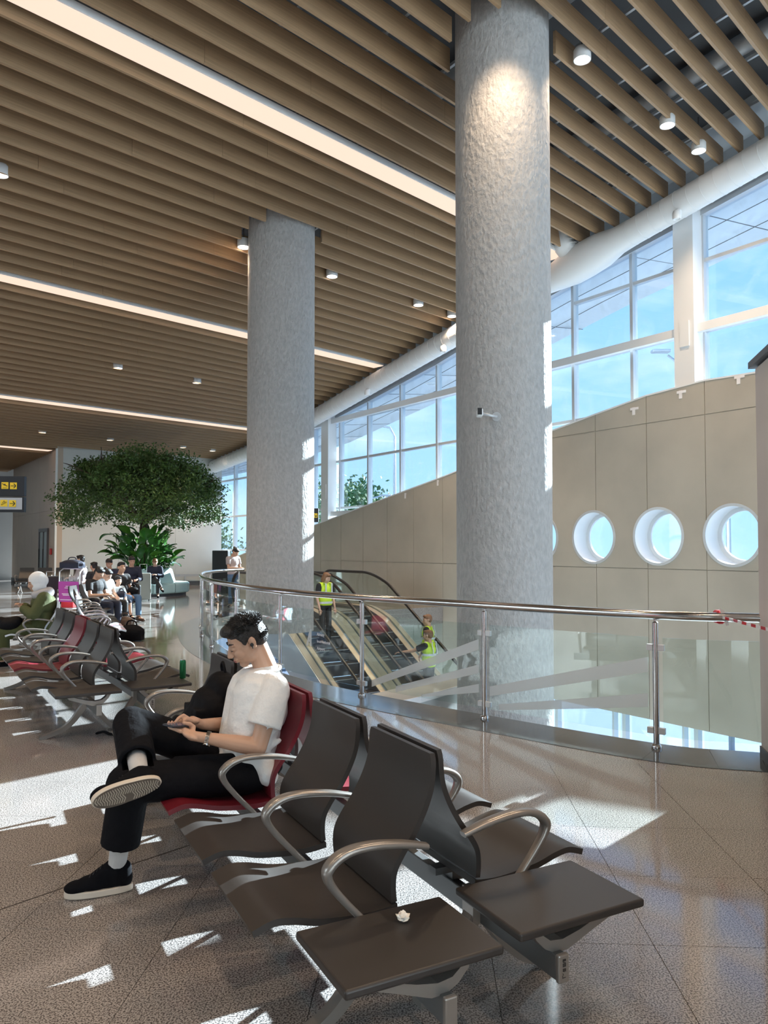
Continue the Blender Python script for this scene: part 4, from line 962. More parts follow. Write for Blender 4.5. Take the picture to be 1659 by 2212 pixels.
mb = MB(); c = pl+Vector((-.35, -.25, .60)); mb.ell((0, 0, 0), (.17, .14, .10)); mb.ell((.08, .03, .05), (.1, .1, .06)); mb.ell((-.09, -.04, .06), (.08, .09, .05)); o = link('shoulder_bag', remesh(mb, .012, 2), M['nylon'], None, c); tag(o, 'crumpled black bag on the lap of the person in the olive coat', 'bag')
# --- people around the planter
figure('p', 'woman in open dark jacket sitting cross legged on the round teal sofa', (-7.42, 24.95, 0), R(-75), sit(face=lookdown, head=(.05, 0, 1.10), wrL=(.28, .04, .72), wrR=(.28, -.05, .72), knR=(.47, .03, .60), anR=(.62, .22, .30), toeR=(.78, .27, .22)), dict(top='navy', legs='black'), sleeve='long', hair='brownhair', skin='skin2', s=1.02)
figure('p', 'man in dark jacket seated behind the family near the upright suitcase', (-6.95, 21.2, 0), R(-65), sit(face=(.9, .1, -.3)), dict(top='navy', legs='black'), sleeve='long', s=1.10)
figure('p', 'man in black cap and dark jacket seated behind the family', (-7.45, 20.9, 0), R(-95), sit(face=(.9, .1, -.2)), dict(top='navy', legs='black'), sleeve='long', hairstyle='cap', s=1.04)
figure('p', 'woman with short dark hair seated behind the luggage trolley, in profile', (-8.65, 22.0, 0), R(185), sit(face=(1, -.15, -.05)), dict(top='greyblouse', legs='black'), sleeve='long', s=1.12, skin='skin2')
figure('p', 'person with dark curly hair seen from behind beside the capped man', (-7.75, 20.6, 0), R(150), sit(face=(1, 0, -.1)), dict(top='black', legs='black'), s=.98, hairstyle='bun')
# --- woman at the far end of the railing
figure('p', 'woman in grey mauve blouse leaning on the far end of the railing', (-3.98, 20.3, 0), R(-35), stand(head=(.10, 0, 1.56), face=(.8, 0, -.6), wrL=(.30, .06, 1.12), wrR=(.30, -.06, 1.12), elL=(.05, .22, 1.12), elR=(.05, -.22, 1.12)), dict(top='greyblouse', legs='jeans'), hairstyle='bun', s=.95)
# --- people on the escalators
def vest(t, s, J):
    V = lambda k: Vector(J[k])*s; pe, nk, ch = V('pelvis'), V('neck'), V('chest'); side = (V('shL')-V('shR')).normalized(); up = (nk-pe).normalized(); fw = side.cross(up)
    mb = MB(); mb.ell((ch+nk)/2-up*.05*s, (.142*s, .20*s, .15*s), (fw, side, up)); mb.ell(ch*.5+pe*.5, (.138*s, .185*s, .22*s), (fw, side, up)); mb.ell(pe+up*.04*s, (.145*s, .19*s, .09*s), (fw, side, up)); mb.capsule(V('shL').lerp(V('shR'), .08), V('shR').lerp(V('shL'), .08), .078*s, .078*s)
    v = link('safety_vest', remesh(mb, .011, 3), M['hiviz'], t)
    for hz in (.06, .26):
        c = pe+up*hz*s; mb = MB(); mb.tube([c+fw*math.cos(a)*.152*s+side*math.sin(a)*.197*s-up*.022*s for a in [k*math.pi/12 for k in range(25)]], .004, 4); P0 = [c+fw*math.cos(a)*.150*s+side*math.sin(a)*.197*s for a in [k*math.pi/12 for k in range(25)]]
        mb = MB(); 
        for p, q in zip(P0[:-1], P0[1:]): mb.add([p-up*.025*s, q-up*.025*s, q+up*.025*s, p+up*.025*s], [(0, 1, 2, 3)])
        link('reflective_band', mb.mesh('band', True), M['reflect'], v)
    for sg in (-1, 1):
        P0 = [pe+side*.09*sg*s+up*h*s+fw*(-.15 if h < .45 else -.12)*s for h in (.26, .35, .45, .53)]+[pe+side*.09*sg*s+up*h*s+fw*.145*s for h in (.50, .4, .26)]; mb = MB()
        for p, q in zip(P0[:-1], P0[1:]): mb.add([p-side*.022*s, q-side*.022*s, q+side*.022*s, p+side*.022*s], [(0, 1, 2, 3)])
        link('reflective_band', mb.mesh('band', True), M['reflect'], v)
da = math.atan2(-FA.y, -FA.x)
def stp(q, off): return facade(q, off, esc_h(q, 0)-.02)
J = stand(face=(.75, .1, -.35), head=(.05, 0, 1.56)); t = figure('p', 'woman with reddish hair in a yellow safety vest riding the escalator beside the farther column', stp(7.95, -5.0), da+R(10), J, dict(top='darktee', legs='black'), hair='brownhair', hairstyle='long', skin='skin2', s=.97); vest(t, .97, J)
J = stand(elL=(.28, .22, 1.26), wrL=(.54, .26, 1.22), handL=(.8, .28, 1.19), face=(.9, .1, -.1)); t = figure('p', 'worker in a yellow safety vest on the escalator, arm stretched out to the left', stp(5.95, -3.62), R(150), J, dict(top='darktee', legs='black'), s=1.0, hair='brownhair'); vest(t, 1.0, J)
J = stand(face=(.9, .5, -.1), wrL=(.1, .3, .86)); t = figure('p', 'second worker in a yellow safety vest, standing just beyond the pointing one', stp(5.95, -3.28)+FA*.45+Z*.28, R(165), J, dict(top='darktee', legs='black'), s=1.0, hair='brownhair'); vest(t, 1.0, J)

# ================================================================== the seated man in the foreground
def Wp(b, s, h): return V1*b+U1*s+Z*h+O1
man = thing('person', 'young man in white T-shirt sitting cross legged in the foreground looking at his phone', 'person', (Wp(-.2, 1.45, 0))); MO = Vector(man.location)
def W(b, s, h): return Wp(b, s, h)-MO
FWD = -V1; LAT = -U1        # the man's left points toward the camera side (smaller s)
hc = W(-.062, 1.47, 1.135); F = (FWD*.86-Z*.50+U1*.10).normalized(); L_ = (LAT-F*LAT.dot(F)).normalized(); U = F.cross(L_).normalized()
if U.z < 0: U = -U
nk = W(.035, 1.45, .985); shL = W(.025, 1.275, .925); shR = W(.015, 1.625, .925)
elL = W(-.075, 1.235, .655); wrL = W(-.298, 1.345, .700); elR = W(-.06, 1.68, .665); wrR = W(-.262, 1.57, .715)
hipL = W(-.08, 1.36, .505); hipR = W(-.08, 1.54, .515); knL = W(-.625, 1.44, .505); anL = W(-.672, 1.50, .10); knR = W(-.575, 1.73, .715); anR = W(-.60, 1.33, .562)
mb = MB(); head_prims(mb, hc, F, L_, U, 1.04)
mb.capsule(hc-U*.055-F*.03, nk, .054, .060, 16); mb.capsule(nk, W(.03, 1.45, .90), .060, .08)
mb.ell(W(.0, 1.45, .84), (.105, .15, .15), (V1, U1, Z)); mb.ell(W(-.04, 1.45, .64), (.10, .13, .16), (V1, U1, Z)); mb.ell(W(-.03, 1.45, .53), (.12, .15, .09), (V1, U1, Z))
mb.capsule(shL, elL, .050, .041, 16); mb.capsule(elL, elL.lerp(wrL, .35), .042, .041, 16); mb.capsule(elL.lerp(wrL, .35), wrL, .041, .026, 16)
mb.capsule(shR, elR, .050, .041, 16); mb.capsule(elR, elR.lerp(wrR, .35), .042, .041, 16); mb.capsule(elR.lerp(wrR, .35), wrR, .041, .026, 16)
for a, b, c in ((hipL, knL, anL), (hipR, knR, anR)): mb.capsule(a, b, .075, .052); mb.capsule(b, c, .05, .036)
# hands: the left one holds the phone from below, the right one taps on it
phc = W(-.405, 1.425, .755); pX = (FWD*.75+LAT*.45+Z*.12).normalized(); pN = (Z*.60+V1*.65+U1*.35); pN = (pN-pX*pN.dot(pX)).normalized(); pY = pN.cross(pX)
def finger(pts, r): 
    for (a, b), (ra, rb) in zip(zip(pts[:-1], pts[1:]), zip(r[:-1], r[1:])): mb.capsule(a, b, ra, rb, 10)
palmL = wrL.lerp(phc, .50)-pN*.020; hd = (phc-wrL).normalized()
mb.ell(palmL, (.052, .040, .018), (hd, (pN.cross(hd)).normalized(), (hd.cross(pN.cross(hd))).normalized())); mb.capsule(wrL, palmL, .025, .024)
PH = (.145, .072, .009)          # phone length, width, thickness
ph = lambda x, y, z: phc+pX*x*PH[0]/2+pY*y*PH[1]/2+pN*z
for k, x in enumerate((.42, .14, -.14, -.42)):         # four fingers pass under the phone and curl up its far side
    finger([ph(x-.15, 1.0, -.022), ph(x, .35, -.016), ph(x, -.75, -.014), ph(x, -1.12, -.001), ph(x+.02, -1.02, .010)], (.0105, .0098, .0090, .0080, .0068))
finger([palmL+pN*.012, ph(-.75, 1.15, -.006), ph(-.40, 1.10, .010), ph(-.02, .72, .014)], (.014, .013, .0105, .0085))        # thumb over the near edge
mb.capsule(palmL, ph(-.1, .9, -.022), .021, .018)
palmR = wrR.lerp(phc, .42)+pN*.018+U1*.008; mb.capsule(wrR, palmR, .024, .023); hr = (ph(.2, -.3, .02)-palmR).normalized(); sr = hr.cross(pN).normalized()
mb.ell(palmR, (.045, .036, .016), (hr, sr, hr.cross(sr)))
finger([palmR+hr*.03+sr*-.018, ph(-.55, -.55, .040), ph(-.05, -.35, .030), ph(.22, -.25, .014)], (.0108, .0098, .0088, .0072))  # index on the screen
for k, o in enumerate((.0, .016, .031)): 
    a = palmR+hr*.032+(-pY if True else sr)*o*.8; finger([a, a+hr*.034-pY*.006+pN*.004, a+hr*.050-pN*.016-pY*.006, a+hr*.036-pN*.032-pY*.004], (.0108, .0100, .0092, .0078))
finger([palmR+hr*.0+pN*-.002+pY*.014, ph(-.62, -.15, .022), ph(-.34, .0, .016)], (.0135, .0108, .0085))
body = link('body', remesh(mb, .0042, 3, .5), M['skin'], man)
mb = MB(); mb.box((0, 0, 0), PH); o = build(mb, 'phone', M['phone'], None, bevel=.003); o.matrix_world = frame_of(phc+MO, pX, pY, pN); tag(o, 'dark smartphone held in the seated man\'s hands', 'phone')
mb = MB(); mb.box((0, 0, PH[2]/2+.0004), (PH[0]-.008, PH[1]-.006, .0006)); build(mb, 'screen', M['screen'], o)
mb = MB(); mb.box((-.045, .014, -PH[2]/2-.001), (.03, .03, .002)); build(mb, 'camera_bump', M['phone'], o)
# T-shirt
mb = MB(); mb.ell(W(.025, 1.45, .875), (.125, .185, .12), (V1, U1, Z)); mb.ell(W(-.005, 1.45, .79), (.148, .175, .15), (V1, U1, Z)); mb.ell(W(-.045, 1.45, .665), (.152, .165, .15), (V1, U1, Z)); mb.ell(W(-.045, 1.45, .555), (.165, .178, .085), (V1, U1, Z))
mb.capsule(shL, shR, .062, .062, 16); mb.capsule(nk-Z*.018, W(.02, 1.45, .90), .071, .125, 16); mb.capsule(W(-.02, 1.40, .87), W(-.065, 1.40, .60), .128, .132, 20); mb.capsule(W(-.02, 1.50, .87), W(-.065, 1.50, .60), .128, .132, 20)
for a, b, sg in ((shL, elL, 1), (shR, elR, -1)): mb.capsule(a-Z*.006, a.lerp(b, .30), .068, .078, 18); mb.capsule(a.lerp(b, .25), a.lerp(b, .66), .078, .084, 18, flat1=True)
for p, q, r in ((W(-.02, 1.30, .80), W(-.15, 1.33, .66), .014), (W(.04, 1.29, .72), W(-.10, 1.285, .62), .013), (W(.05, 1.29, .66), W(-.08, 1.275, .575), .014), (W(-.10, 1.33, .86), W(-.14, 1.40, .72), .012), (W(-.14, 1.36, .62), W(-.17, 1.47, .58), .014), (W(.02, 1.205, .80), W(-.05, 1.185, .745), .008), (W(-.16, 1.36, .70), W(-.08, 1.29, .62), .012)):
    mb.capsule(p, q, r, r*.7, 8)
mb.capsule(W(-.03, 1.30, .565), W(-.01, 1.275, .500), .060, .050, 12)
tee = link('t_shirt', remesh(mb, .0055, 14, .6), M['tee'], man)
mb = MB(); c = nk-Z*.012; P = [c+V1*(math.cos(a)*.068+.004)+U1*math.sin(a)*.074+Z*(.022*math.cos(a)) for a in [k*math.pi/14 for k in range(29)]]; mb.tube(P, .0085, 8); link('collar', mb.mesh('collar', True), M['tee'], tee)
# trousers
mb = MB(); mb.ell(W(-.04, 1.45, .515), (.155, .19, .088), (V1, U1, Z))
mb.capsule(hipL, knL, .102, .092, 20); mb.ell(knL+W(-.02, 1.45, 0)*0+FWD*.012, (.098, .094, .094)); mb.capsule(knL, anL.lerp(knL, .30), .092, .090, 20, flat1=True)
mb.capsule(hipR, knR, .102, .088, 20); mb.ell(knR, (.090, .090, .088)); mb.capsule(knR, anR.lerp(knR, .28), .090, .086, 20, flat1=True)
for p, q, r in ((W(-.16, 1.33, .60), W(-.42, 1.42, .60), .018), (W(-.10, 1.30, .56), W(-.45, 1.36, .54), .020), (W(-.52, 1.66, .74), W(-.30, 1.60, .62), .018), (W(-.66, 1.66, .74), W(-.66, 1.55, .66), .012)): mb.capsule(p, q, r, r*.7, 8)
trs = remesh(mb, .0062, 4, .5)
# hollow the cuffs: cut openings with a boolean so the hems read as cloth rims
tro = link('trousers', trs, M['trouser'], man); cutl = []
for a, b, r in ((anL, knL, .074), (anR, knR, .070)):
    m2 = MB(); d = (b-a).normalized(); e_ = a.lerp(b, .29); m2.cyl(e_-d*.06, e_+d*.05, r, n=28); c = build(m2, 'cut', None, man); cutl.append(c)
boolean_diff(tro, cutl); tro.data.materials.clear(); tro.data.materials.append(M['trouser']); tro.data.polygons.foreach_set('use_smooth', [True]*len(tro.data.polygons)); sharp(tro.data, 50)
for c in cutl: bpy.data.objects.remove(c)
# socks
for a, b in ((anL, knL), (anR, knR)):
    d = (b-a).normalized(); mb = MB(); mb.tube([a-d*.03, a, a+d*.04, a+d*.10, a+d*.17], [.044, .041, .041, .043, .046], 28)
    link('sock', mb.mesh('sock', True), M['sock'], man)
# shoes
def shoe(ank, toe_dir, up_dir, nm):
    X = toe_dir.normalized(); Y = up_dir.cross(X).normalized(); Zs = X.cross(Y).normalized(); sole_o = ank-Zs*.085
    mt = frame_of(sole_o, X, Y, Zs)
    outl = []
    for k in range(40):
        a = 2*math.pi*k/40; x = .075+math.cos(a)*.150; y = math.sin(a)*(.048+.008*math.cos(a))
        if math.cos(a) < 0: y = math.sin(a)*.046
        x = .075+math.copysign(abs(math.cos(a))**.85, math.cos(a))*.150; outl.append((x, y-.004*math.cos(a)))
    mb = MB(); mb.prism([(x, y, -.012) for x, y in outl], (0, 0, .030)); so = build(mb, 'sole', M['sole'], man, auto=40, bevel=.004); so.matrix_local = mt; so['label'] = 'thick cream rubber sole'
    mb = MB(); mb.prism([(.075+(x-.075)*.96, y*.94, -.0145) for x, y in outl], (0, 0, .003)); tr = build(mb, 'outsole', M['tread'], so)
    mb = MB()
    for x in [(-.062+.0105*k) for k in range(27)]:
        uu = max(-.98, min(.98, (x-.069)/.150)); hw = .046*math.sqrt(1-abs(uu)**2.4)-.009
        if hw < .006: continue
        if .045 < x < .085: segs = ((0, .038),)
        else: segs = ((-hw, 0), (0, hw))
        for y0, y1 in segs:
            f0 = x+abs(((y0/.02) % 2)-1)*.012; f1 = x+abs(((y1/.02) % 2)-1)*.012; ym = (y0+y1)/2; fm = x+abs(((ym/.02) % 2)-1)*.012
            for (ya, fa), (yb, fb) in (((y0, f0), (ym, fm)), ((ym, fm), (y1, f1))): mb.bar((fa, ya, -.0155), (fb, yb, -.0155), .0042, .0035)
    build(mb, 'tread', mat('pale rubber tread', (.40, .345, .28), .7), tr)
    mb = MB(); e = lambda c, r: mb.ell(c, r, n=18, m=12)
    e((.165, 0, .030), (.062, .044, .030)); e((.10, 0, .038), (.08, .044, .040)); e((.03, 0, .045), (.075, .041, .046)); e((-.035, 0, .045), (.040, .039, .050)); mb.capsule((.06, 0, .045), (.02, 0, .095), .036, .040)
    mb.capsule((-.03, 0, .05), (-.03, 0, .088), .038, .040); mb.capsule((.0, 0, .05), (-.002, 0, .090), .044, .049); mb.capsule((.11, 0, .045), (.045, 0, .085), .032, .034)
    up = link('shoe_upper', remesh(mb, .005, 4), M['suede'], man); up.matrix_local = mt
    m2 = MB(); m2.box((0, 0, -.04), (.6, .3, .1)); m2.tube([(-.002, 0, .098), (-.003, 0, .17)], [.041, .050], 20); c = build(m2, 'cut', None, man); c.matrix_local = mt; bpy.context.view_layer.update(); boolean_diff(up, [c]); up.data.materials.clear(); up.data.materials.append(M['suede']); bpy.data.objects.remove(c); up.data.polygons.foreach_set('use_smooth', [True]*len(up.data.polygons)); sharp(up.data, 50)
    mb = MB()
    for k in range(5):
        u = k/4; x = .125-.062*u; z = .068+.044*u; mb.tube([(x-.008, -.020, z-.006), (x, 0, z+.003), (x+.008, .020, z-.006)], .0028, 6)
    link('laces', mb.mesh('laces', True), M['black'], up)
shoe(anL, FWD*1.0+U1*.12, Z, 'left')
shoe(anR, (FWD*1.0-Z*.16-U1*.02), (U1*.97+Z*.24), 'right')
# hair: scalp cap plus spiky tufts
P = lambda x, y, z: hc+(F*x+L_*y+U*z)*1.04; ax = (F, L_, U)
mb = MB(); e = lambda c, r: mb.ell(P(*c), [k*1.04 for k in r], ax)
e((-.018, 0, .052), (.096, .080, .076)); e((-.052, 0, .006), (.061, .0775, .070)); e((.052, 0, .085), (.045, .060, .030)); e((-.01, .062, .035), (.050, .020, .035)); e((-.01, -.062, .035), (.050, .020, .035)); e((.022, .070, .018), (.012, .010, .022)); e((.022, -.070, .018), (.012, .010, .022))
hair = link('hair', remesh(mb, .004, 3), M['hair'], man)
rnd = random.Random(11); mb = MB()
for k in range(2600):
    th = rnd.uniform(0, 2*math.pi); cz = rnd.uniform(-.35, 1); sz = math.sqrt(1-cz*cz); d = Vector((sz*math.cos(th), sz*math.sin(th), cz))
    if d.x > .55 and d.z < .45: continue
    if d.z < .12 and d.x > .02: continue
    base = Vector((-.018+.093*d.x, .0775*d.y, .050+.072*d.z))
    if d.z < .0: base = Vector((-.050+.060*d.x, .0765*d.y, .010+.066*d.z))
    nrm = Vector((d.x/.096, d.y/.080, d.z/.076)).normalized(); dirn = (nrm*.75+Vector((.55*max(0, d.z), rnd.uniform(-.35, .35), rnd.uniform(-.1, .35)))+Vector((rnd.uniform(-.3, .3), 0, 0))).normalized()
    ln = rnd.uniform(.010, .024)*(1 if d.z > .2 else .45); a = P(*base); b = P(*(base+dirn*ln)); r = rnd.uniform(.0016, .0030); u = (b-a).normalized(); w1 = u.orthogonal().normalized()*r; w2 = u.cross(w1)
    mb.add([a+w1, a-w1*.5+w2*.87, a-w1*.5-w2*.87, b], [(0, 1, 3), (1, 2, 3), (2, 0, 3)])
tag(link('hair_strands', mb.mesh('strands'), M['hair'], hair), kind='stuff')
for y in (1, -1):
    mb = MB(); mb.capsule(P(.087, .014*y, .026), P(.084, .032*y, .031), .0035, .0042, 8); mb.capsule(P(.084, .032*y, .031), P(.070, .050*y, .026), .0042, .002, 8); link('eyebrow', mb.mesh('b', True), M['hair'], man)
    mb = MB(); mb.tube([P(.090, .020*y, .000), P(.0905, .030*y, -.004), P(.084, .042*y, -.002)], [.0015, .002, .0012], 6); link('eyelashes', mb.mesh('l', True), M['hair'], man)
mb = MB(); mb.ell(P(.0955, 0, -.057), (.008, .020, .0042), ax); mb.ell(P(.0935, 0, -.0655), (.008, .017, .0048), ax); link('lips', remesh(mb, .0025, 2), M['lip'], man)
mb = MB(); mb.ell(P(-.002, .087, -.012), (.009, .006, .010), ax); mb.capsule(P(-.002, .088, -.016), P(.002, .088, -.028), .0035, .003, 8); o = link('earbud', mb.mesh('earbud', True), M['black'], None); o.location = MO; tag(o, 'black wireless earbud in the seated man\'s ear', 'earbud')
# watch
wd = (elL-wrL).normalized(); wc = wrL+wd*.012; s1 = wd.cross(Z).normalized(); s2 = wd.cross(s1).normalized(); watch = thing('wristwatch', 'silver link wristwatch on the seated man\'s left wrist', 'watch', wc+MO)
mb = MB()
for k in range(22):
    a = 2*math.pi*k/22; d = s1*math.cos(a)+s2*math.sin(a); tdir = -s1*math.sin(a)+s2*math.cos(a)
    for o_ in (-.006, 0, .006): mb.box(d*.0305+wd*o_, (.004, .0075, .0048), (d, tdir, wd))
build(mb, 'bracelet', M['watch'], watch)
mb = MB(); d = (s2*.85+s1*.5).normalized(); mb.cyl(d*.028, d*.037, .017, n=24); build(mb, 'case', M['watch'], watch, auto=40)

# ================================================================== things around
v = V1; 
t = thing('backpack', 'black backpack leaning on the seat beyond the man', 'backpack', Wp(-.10, 2.08, .425), math.atan2(-V1.y, -V1.x)); 
mb = MB(); lean = Vector((-.10, 0, .36)).normalized()
mb.ell((.05, 0, .085), (.145, .165, .09)); mb.ell((.03, 0, .17), (.13, .165, .12)); mb.ell((-.02, 0, .27), (.115, .16, .12)); mb.ell((-.085, 0, .365), (.095, .14, .10)); mb.box((.01, 0, .16), (.18, .28, .24)); mb.capsule((.04, 0, .15), (-.09, 0, .36), .12, .09); link('bag_body', remesh(mb, .008, 6), M['nylon'], t)
mb = MB(); mb.ell((.165, 0, .13), (.05, .11, .11)); link('front_pocket', remesh(mb, .008, 3), M['nylon'], t)
mb = MB(); mb.tube(catmull([(-.10, -.03, .44), (-.09, -.03, .49), (-.09, 0, .515), (-.09, .03, .49), (-.10, .03, .44)], 4), .008, 8); link('grab_handle', mb.mesh('h', True), M['nylon'], t)
mb = MB(); rnd = random.Random(5); mb.ell((0, 0, .012), (.020, .022, .011), n=12, m=8); mb.v = [tuple(Vector(p)*(1+rnd.uniform(-.25, .35))) for p in mb.v]; mb.v = [(x, y, max(z, 0)) for x, y, z in mb.v]
tag(build(mb, 'crumpled_tissue', M['tissue'], None, loc=(.06, 2.45, .4325)), 'crumpled white tissue on the nearest side table', 'tissue')
can = thing('drink_can', 'tall green drinks can on the second row\'s side table', 'can', (-1.80, 6.92, .4325))
mb = MB(); mb.lathe([(0, .004), (.024, .0), (.0275, .008), (.0275, .145), (.025, .156), (.0235, .160), (.0235, .163)], 28); build(mb, 'can_body', M['cangreen'], can, auto=40)
mb = MB(); mb.lathe([(.0, .158), (.021, .158), (.0235, .1635)], 28); build(mb, 'can_lid', M['watch'], can, auto=40)
mb = MB(); mb.tube(catmull([(-.10, .02, .012), (-.03, 0, .03), (.03, -.01, .012), (.10, -.015, .016)], 4), .011, 8, rx=1.6); tag(build(mb, 'fabric_strap', M['nylon'], None, smooth=True, loc=(-2.36, 6.62, 0)), 'black strap lying on the floor beside the second row\'s legs', 'strap')
def softbag(name, label, loc, size, m, handle=True, rz=0):
    t = thing(name, label, 'bag', loc, rz); mb = MB(); x, y, z = size; mb.ell((0, 0, z*.40), (x/2, y/2, z*.42)); mb.box((0, 0, z*.3), (x*.85, y*.7, z*.55)); me = remesh(mb, .012, 6)
    me.transform(Matrix.Translation((0, 0, -min(v.co.z for v in me.vertices)))); link('bag_body', me, M[m], t)
    if handle: mb = MB(); mb.tube(catmull([(-x*.2, 0, z*.75), (-x*.12, 0, z*1.0), (x*.12, 0, z*1.0), (x*.2, 0, z*.75)], 4), .012, 8); link('handle', mb.mesh('h', True), M[m], t)
    return t
softbag('duffel_bag', 'black bag standing on the floor at the end of the striped row', (-4.33, 13.25, 0), (.46, .30, .34), 'nylon')
softbag('rucksack', 'brown rucksack on the floor at the feet of the family', (-5.1, 15.2, 0), (.38, .28, .30), 'brownshoe')
softbag('handbag', 'black handbag on the lap of the man in jeans', on4(2.5, .42)+Z*.585, (.24, .2, .20), 'nylon')
softbag('handbag', 'dark green handbag on the lap of the woman in the off white blouse', on4(1.62, .40)+Z*.565, (.22, .18, .18), 'navy')
def suitcase(label, loc, m, size=(.42, .26, .62), rz=0, hh=.3):
    t = thing('suitcase', label, 'suitcase', loc, rz); x, y, z = size; mb = MB(); mb.box((0, 0, z/2+.04), size); build(mb, 'shell', M[m], t, bevel=.04)
    mb = MB()
    for k in range(5): mb.box((-x*.35+x*.175*k, -y/2-.004, z/2+.04), (.02, .01, z*.8))
    build(mb, 'rib', M[m], t)
    for i in (-1, 1):
        for j in (-1, 1): mb = MB(); mb.cyl((i*x*.38-.015, j*y*.35, .025), (i*x*.38+.015, j*y*.35, .025), .025, n=12); build(mb, 'wheel', M['black'], t)
    mb = MB(); mb.tube([(-.1, 0, z+.03), (-.1, 0, z+hh), (.1, 0, z+hh), (.1, 0, z+.03)], .010, 6); build(mb, 'pull_handle', M['galv'], t); return t
suitcase('blue grey upright suitcase with a raised handle beside the dark jacketed man', (-7.25, 23.2, 0), 'tealgrey', (.45, .28, .80), .3)
suitcase('tall black suitcase standing left of the luggage trolley', (-8.35, 19.3, 0), 'black', (.40, .28, .85), .5, .15)
t = thing('luggage_trolley', 'luggage trolley with a magenta advertising panel and a bag on top', 'trolley', (-7.5, 18.4, 0), R(-20))
mb = MB()
for x in (-.3, .3):
    mb.tube([(x, -.02, .1), (x, -.02, 1.02), (x, .12, 1.10)], .016, 8); mb.tube([(x, -.02, .12), (x*.7, .85, .10)], .016, 8)
mb.tube([(-.3, .12, 1.10), (.3, .12, 1.10)], .018, 8); build(mb, 'frame', M['alu'], t, smooth=True)
for k in range(12): mb = MB(); mb.tube([(-.26+.047*k, -.04, .80), (-.26+.047*k, -.04, 1.02), (-.26+.047*k, .16, .80)], .005, 5); build(mb, 'basket_wire', M['alu'], t)
mb = MB(); mb.box((0, -.05, .55), (.58, .02, .48)); pn_ = build(mb, 'advert_panel', M['purple'], t)
for z, w_ in ((.68, .14), (.64, .2), (.50, .36), (.47, .3), (.36, .46)): mb = MB(); mb.box((0, -.062, z), (w_, .003, .014)); build(mb, 'printed_line', M['signwhite'], pn_)
for x in (-.3, .3): mb = MB(); mb.cyl((x-.02, -.02, .06), (x+.02, -.02, .06), .06, n=14); build(mb, 'wheel', M['black'], t)
mb = MB(); mb.cyl((-.02, .8, .06), (.02, .8, .06), .06, n=14); build(mb, 'wheel', M['black'], t)
softbag('holdall', 'dark navy holdall lying on top of the luggage trolley', (-7.48, 18.48, 1.10), (.66, .36, .26), 'navy', rz=R(-20))
mb = MB(); mb.box((0, 0, .22), (.3, .25, .44)); tag(build(mb, 'red_box', M['redpaint'], None, loc=(-7.7, 18.85, .14), bevel=.02), 'red case standing on the luggage trolley behind the advertising panel', 'case')

# ---- planter, sofa, tree
C0 = Vector((-8.25, 26.3, 0))
t = thing('round_sofa', 'round teal leatherette sofa around the tree planter', 'sofa', C0)
NS = 12
for k in range(NS):
    a0 = 2*math.pi*k/NS; mt_ = M['teal']
    mb = MB(); mb.lathe([(.95, .09), (1.52, .09), (1.56, .13), (1.56, .38), (1.52, .42), (.95, .42), (.95, .09)], 8, arc=2*math.pi/NS-.012, a0=a0); build(mb, 'seat_segment', mt_, t, auto=40)
    mb = MB(); mb.lathe([(.86, .40), (1.10, .42), (.98, .86), (.92, .90), (.86, .86), (.86, .40)], 8, arc=2*math.pi/NS-.012, a0=a0); build(mb, 'back_segment', mt_, t, auto=40)
mb = MB(); mb.lathe([(.9, 0), (1.45, 0), (1.45, .09), (.9, .09), (.9, 0)], 48); build(mb, 'plinth', M['darktrim'], t)
mb = MB(); mb.lathe([(0, .88), (.85, .88)], 32); tag(build(mb, 'soil', M['bark'], t), kind='stuff')
tree = thing('indoor_tree', 'large indoor tree with a wide umbrella crown of small leaves', 'tree', C0+Z*.85)
rnd = random.Random(21); base = Vector((0, 0, 0)); mb = MB()
fork = Vector((.05, 0, 1.75)); mb.tube(catmull([base, Vector((.10, 0, .6)), Vector((.02, 0, 1.2)), fork], 5), [.15-.002*k for k in range(16)], 10)
tips = []
def branch(p, d, L, r, depth):
    pts = [p]; q = p.copy(); dd = d.copy()
    for k in range(4):
        dd = (dd+Vector((rnd.uniform(-.18, .18), rnd.uniform(-.18, .18), rnd.uniform(-.06, .10)))).normalized(); q = q+dd*L/4; pts.append(q.copy())
    mb.tube(pts, [r*(1-.12*k) for k in range(5)], 6 if r > .02 else 4, cap=False)
    if depth == 0: tips.append(q); tips.append(pts[2]); return
    for k in range(3 if depth > 1 else 3):
        a = rnd.uniform(0, 2*math.pi); nd = (dd*.75+Vector((math.cos(a)*.65, math.sin(a)*.65, rnd.uniform(-.15, .35)))).normalized(); branch(pts[rnd.choice((3, 4))], nd, L*rnd.uniform(.55, .75), r*.58, depth-1)
for k in range(8):
    a = 2*math.pi*k/8+rnd.uniform(-.2, .2); el = rnd.uniform(.35, 1.0) if k % 2 else rnd.uniform(.18, .5); branch(fork-Z*rnd.uniform(0, .2), Vector((math.cos(a)*math.cos(el), math.sin(a)*math.cos(el), math.sin(el))), rnd.uniform(1.1, 1.5), .075, 3)
build(mb, 'trunk_and_branches', M['bark'], tree, smooth=True)
lf = MB()
def crown_ok(p):
    x, y, z = p; r = math.hypot(x, y)
    if r > 2.7: return False
    lo = 1.50+max(0, r-.5)*.08+.12*math.sin(3*math.atan2(y, x)+1)+.0*r; hi = 1.75+2.35*math.sqrt(max(0, 1-(r/2.95)**2))+.18*math.sin(5*math.atan2(y, x)+r*2)
    return lo < z < hi
cl = []
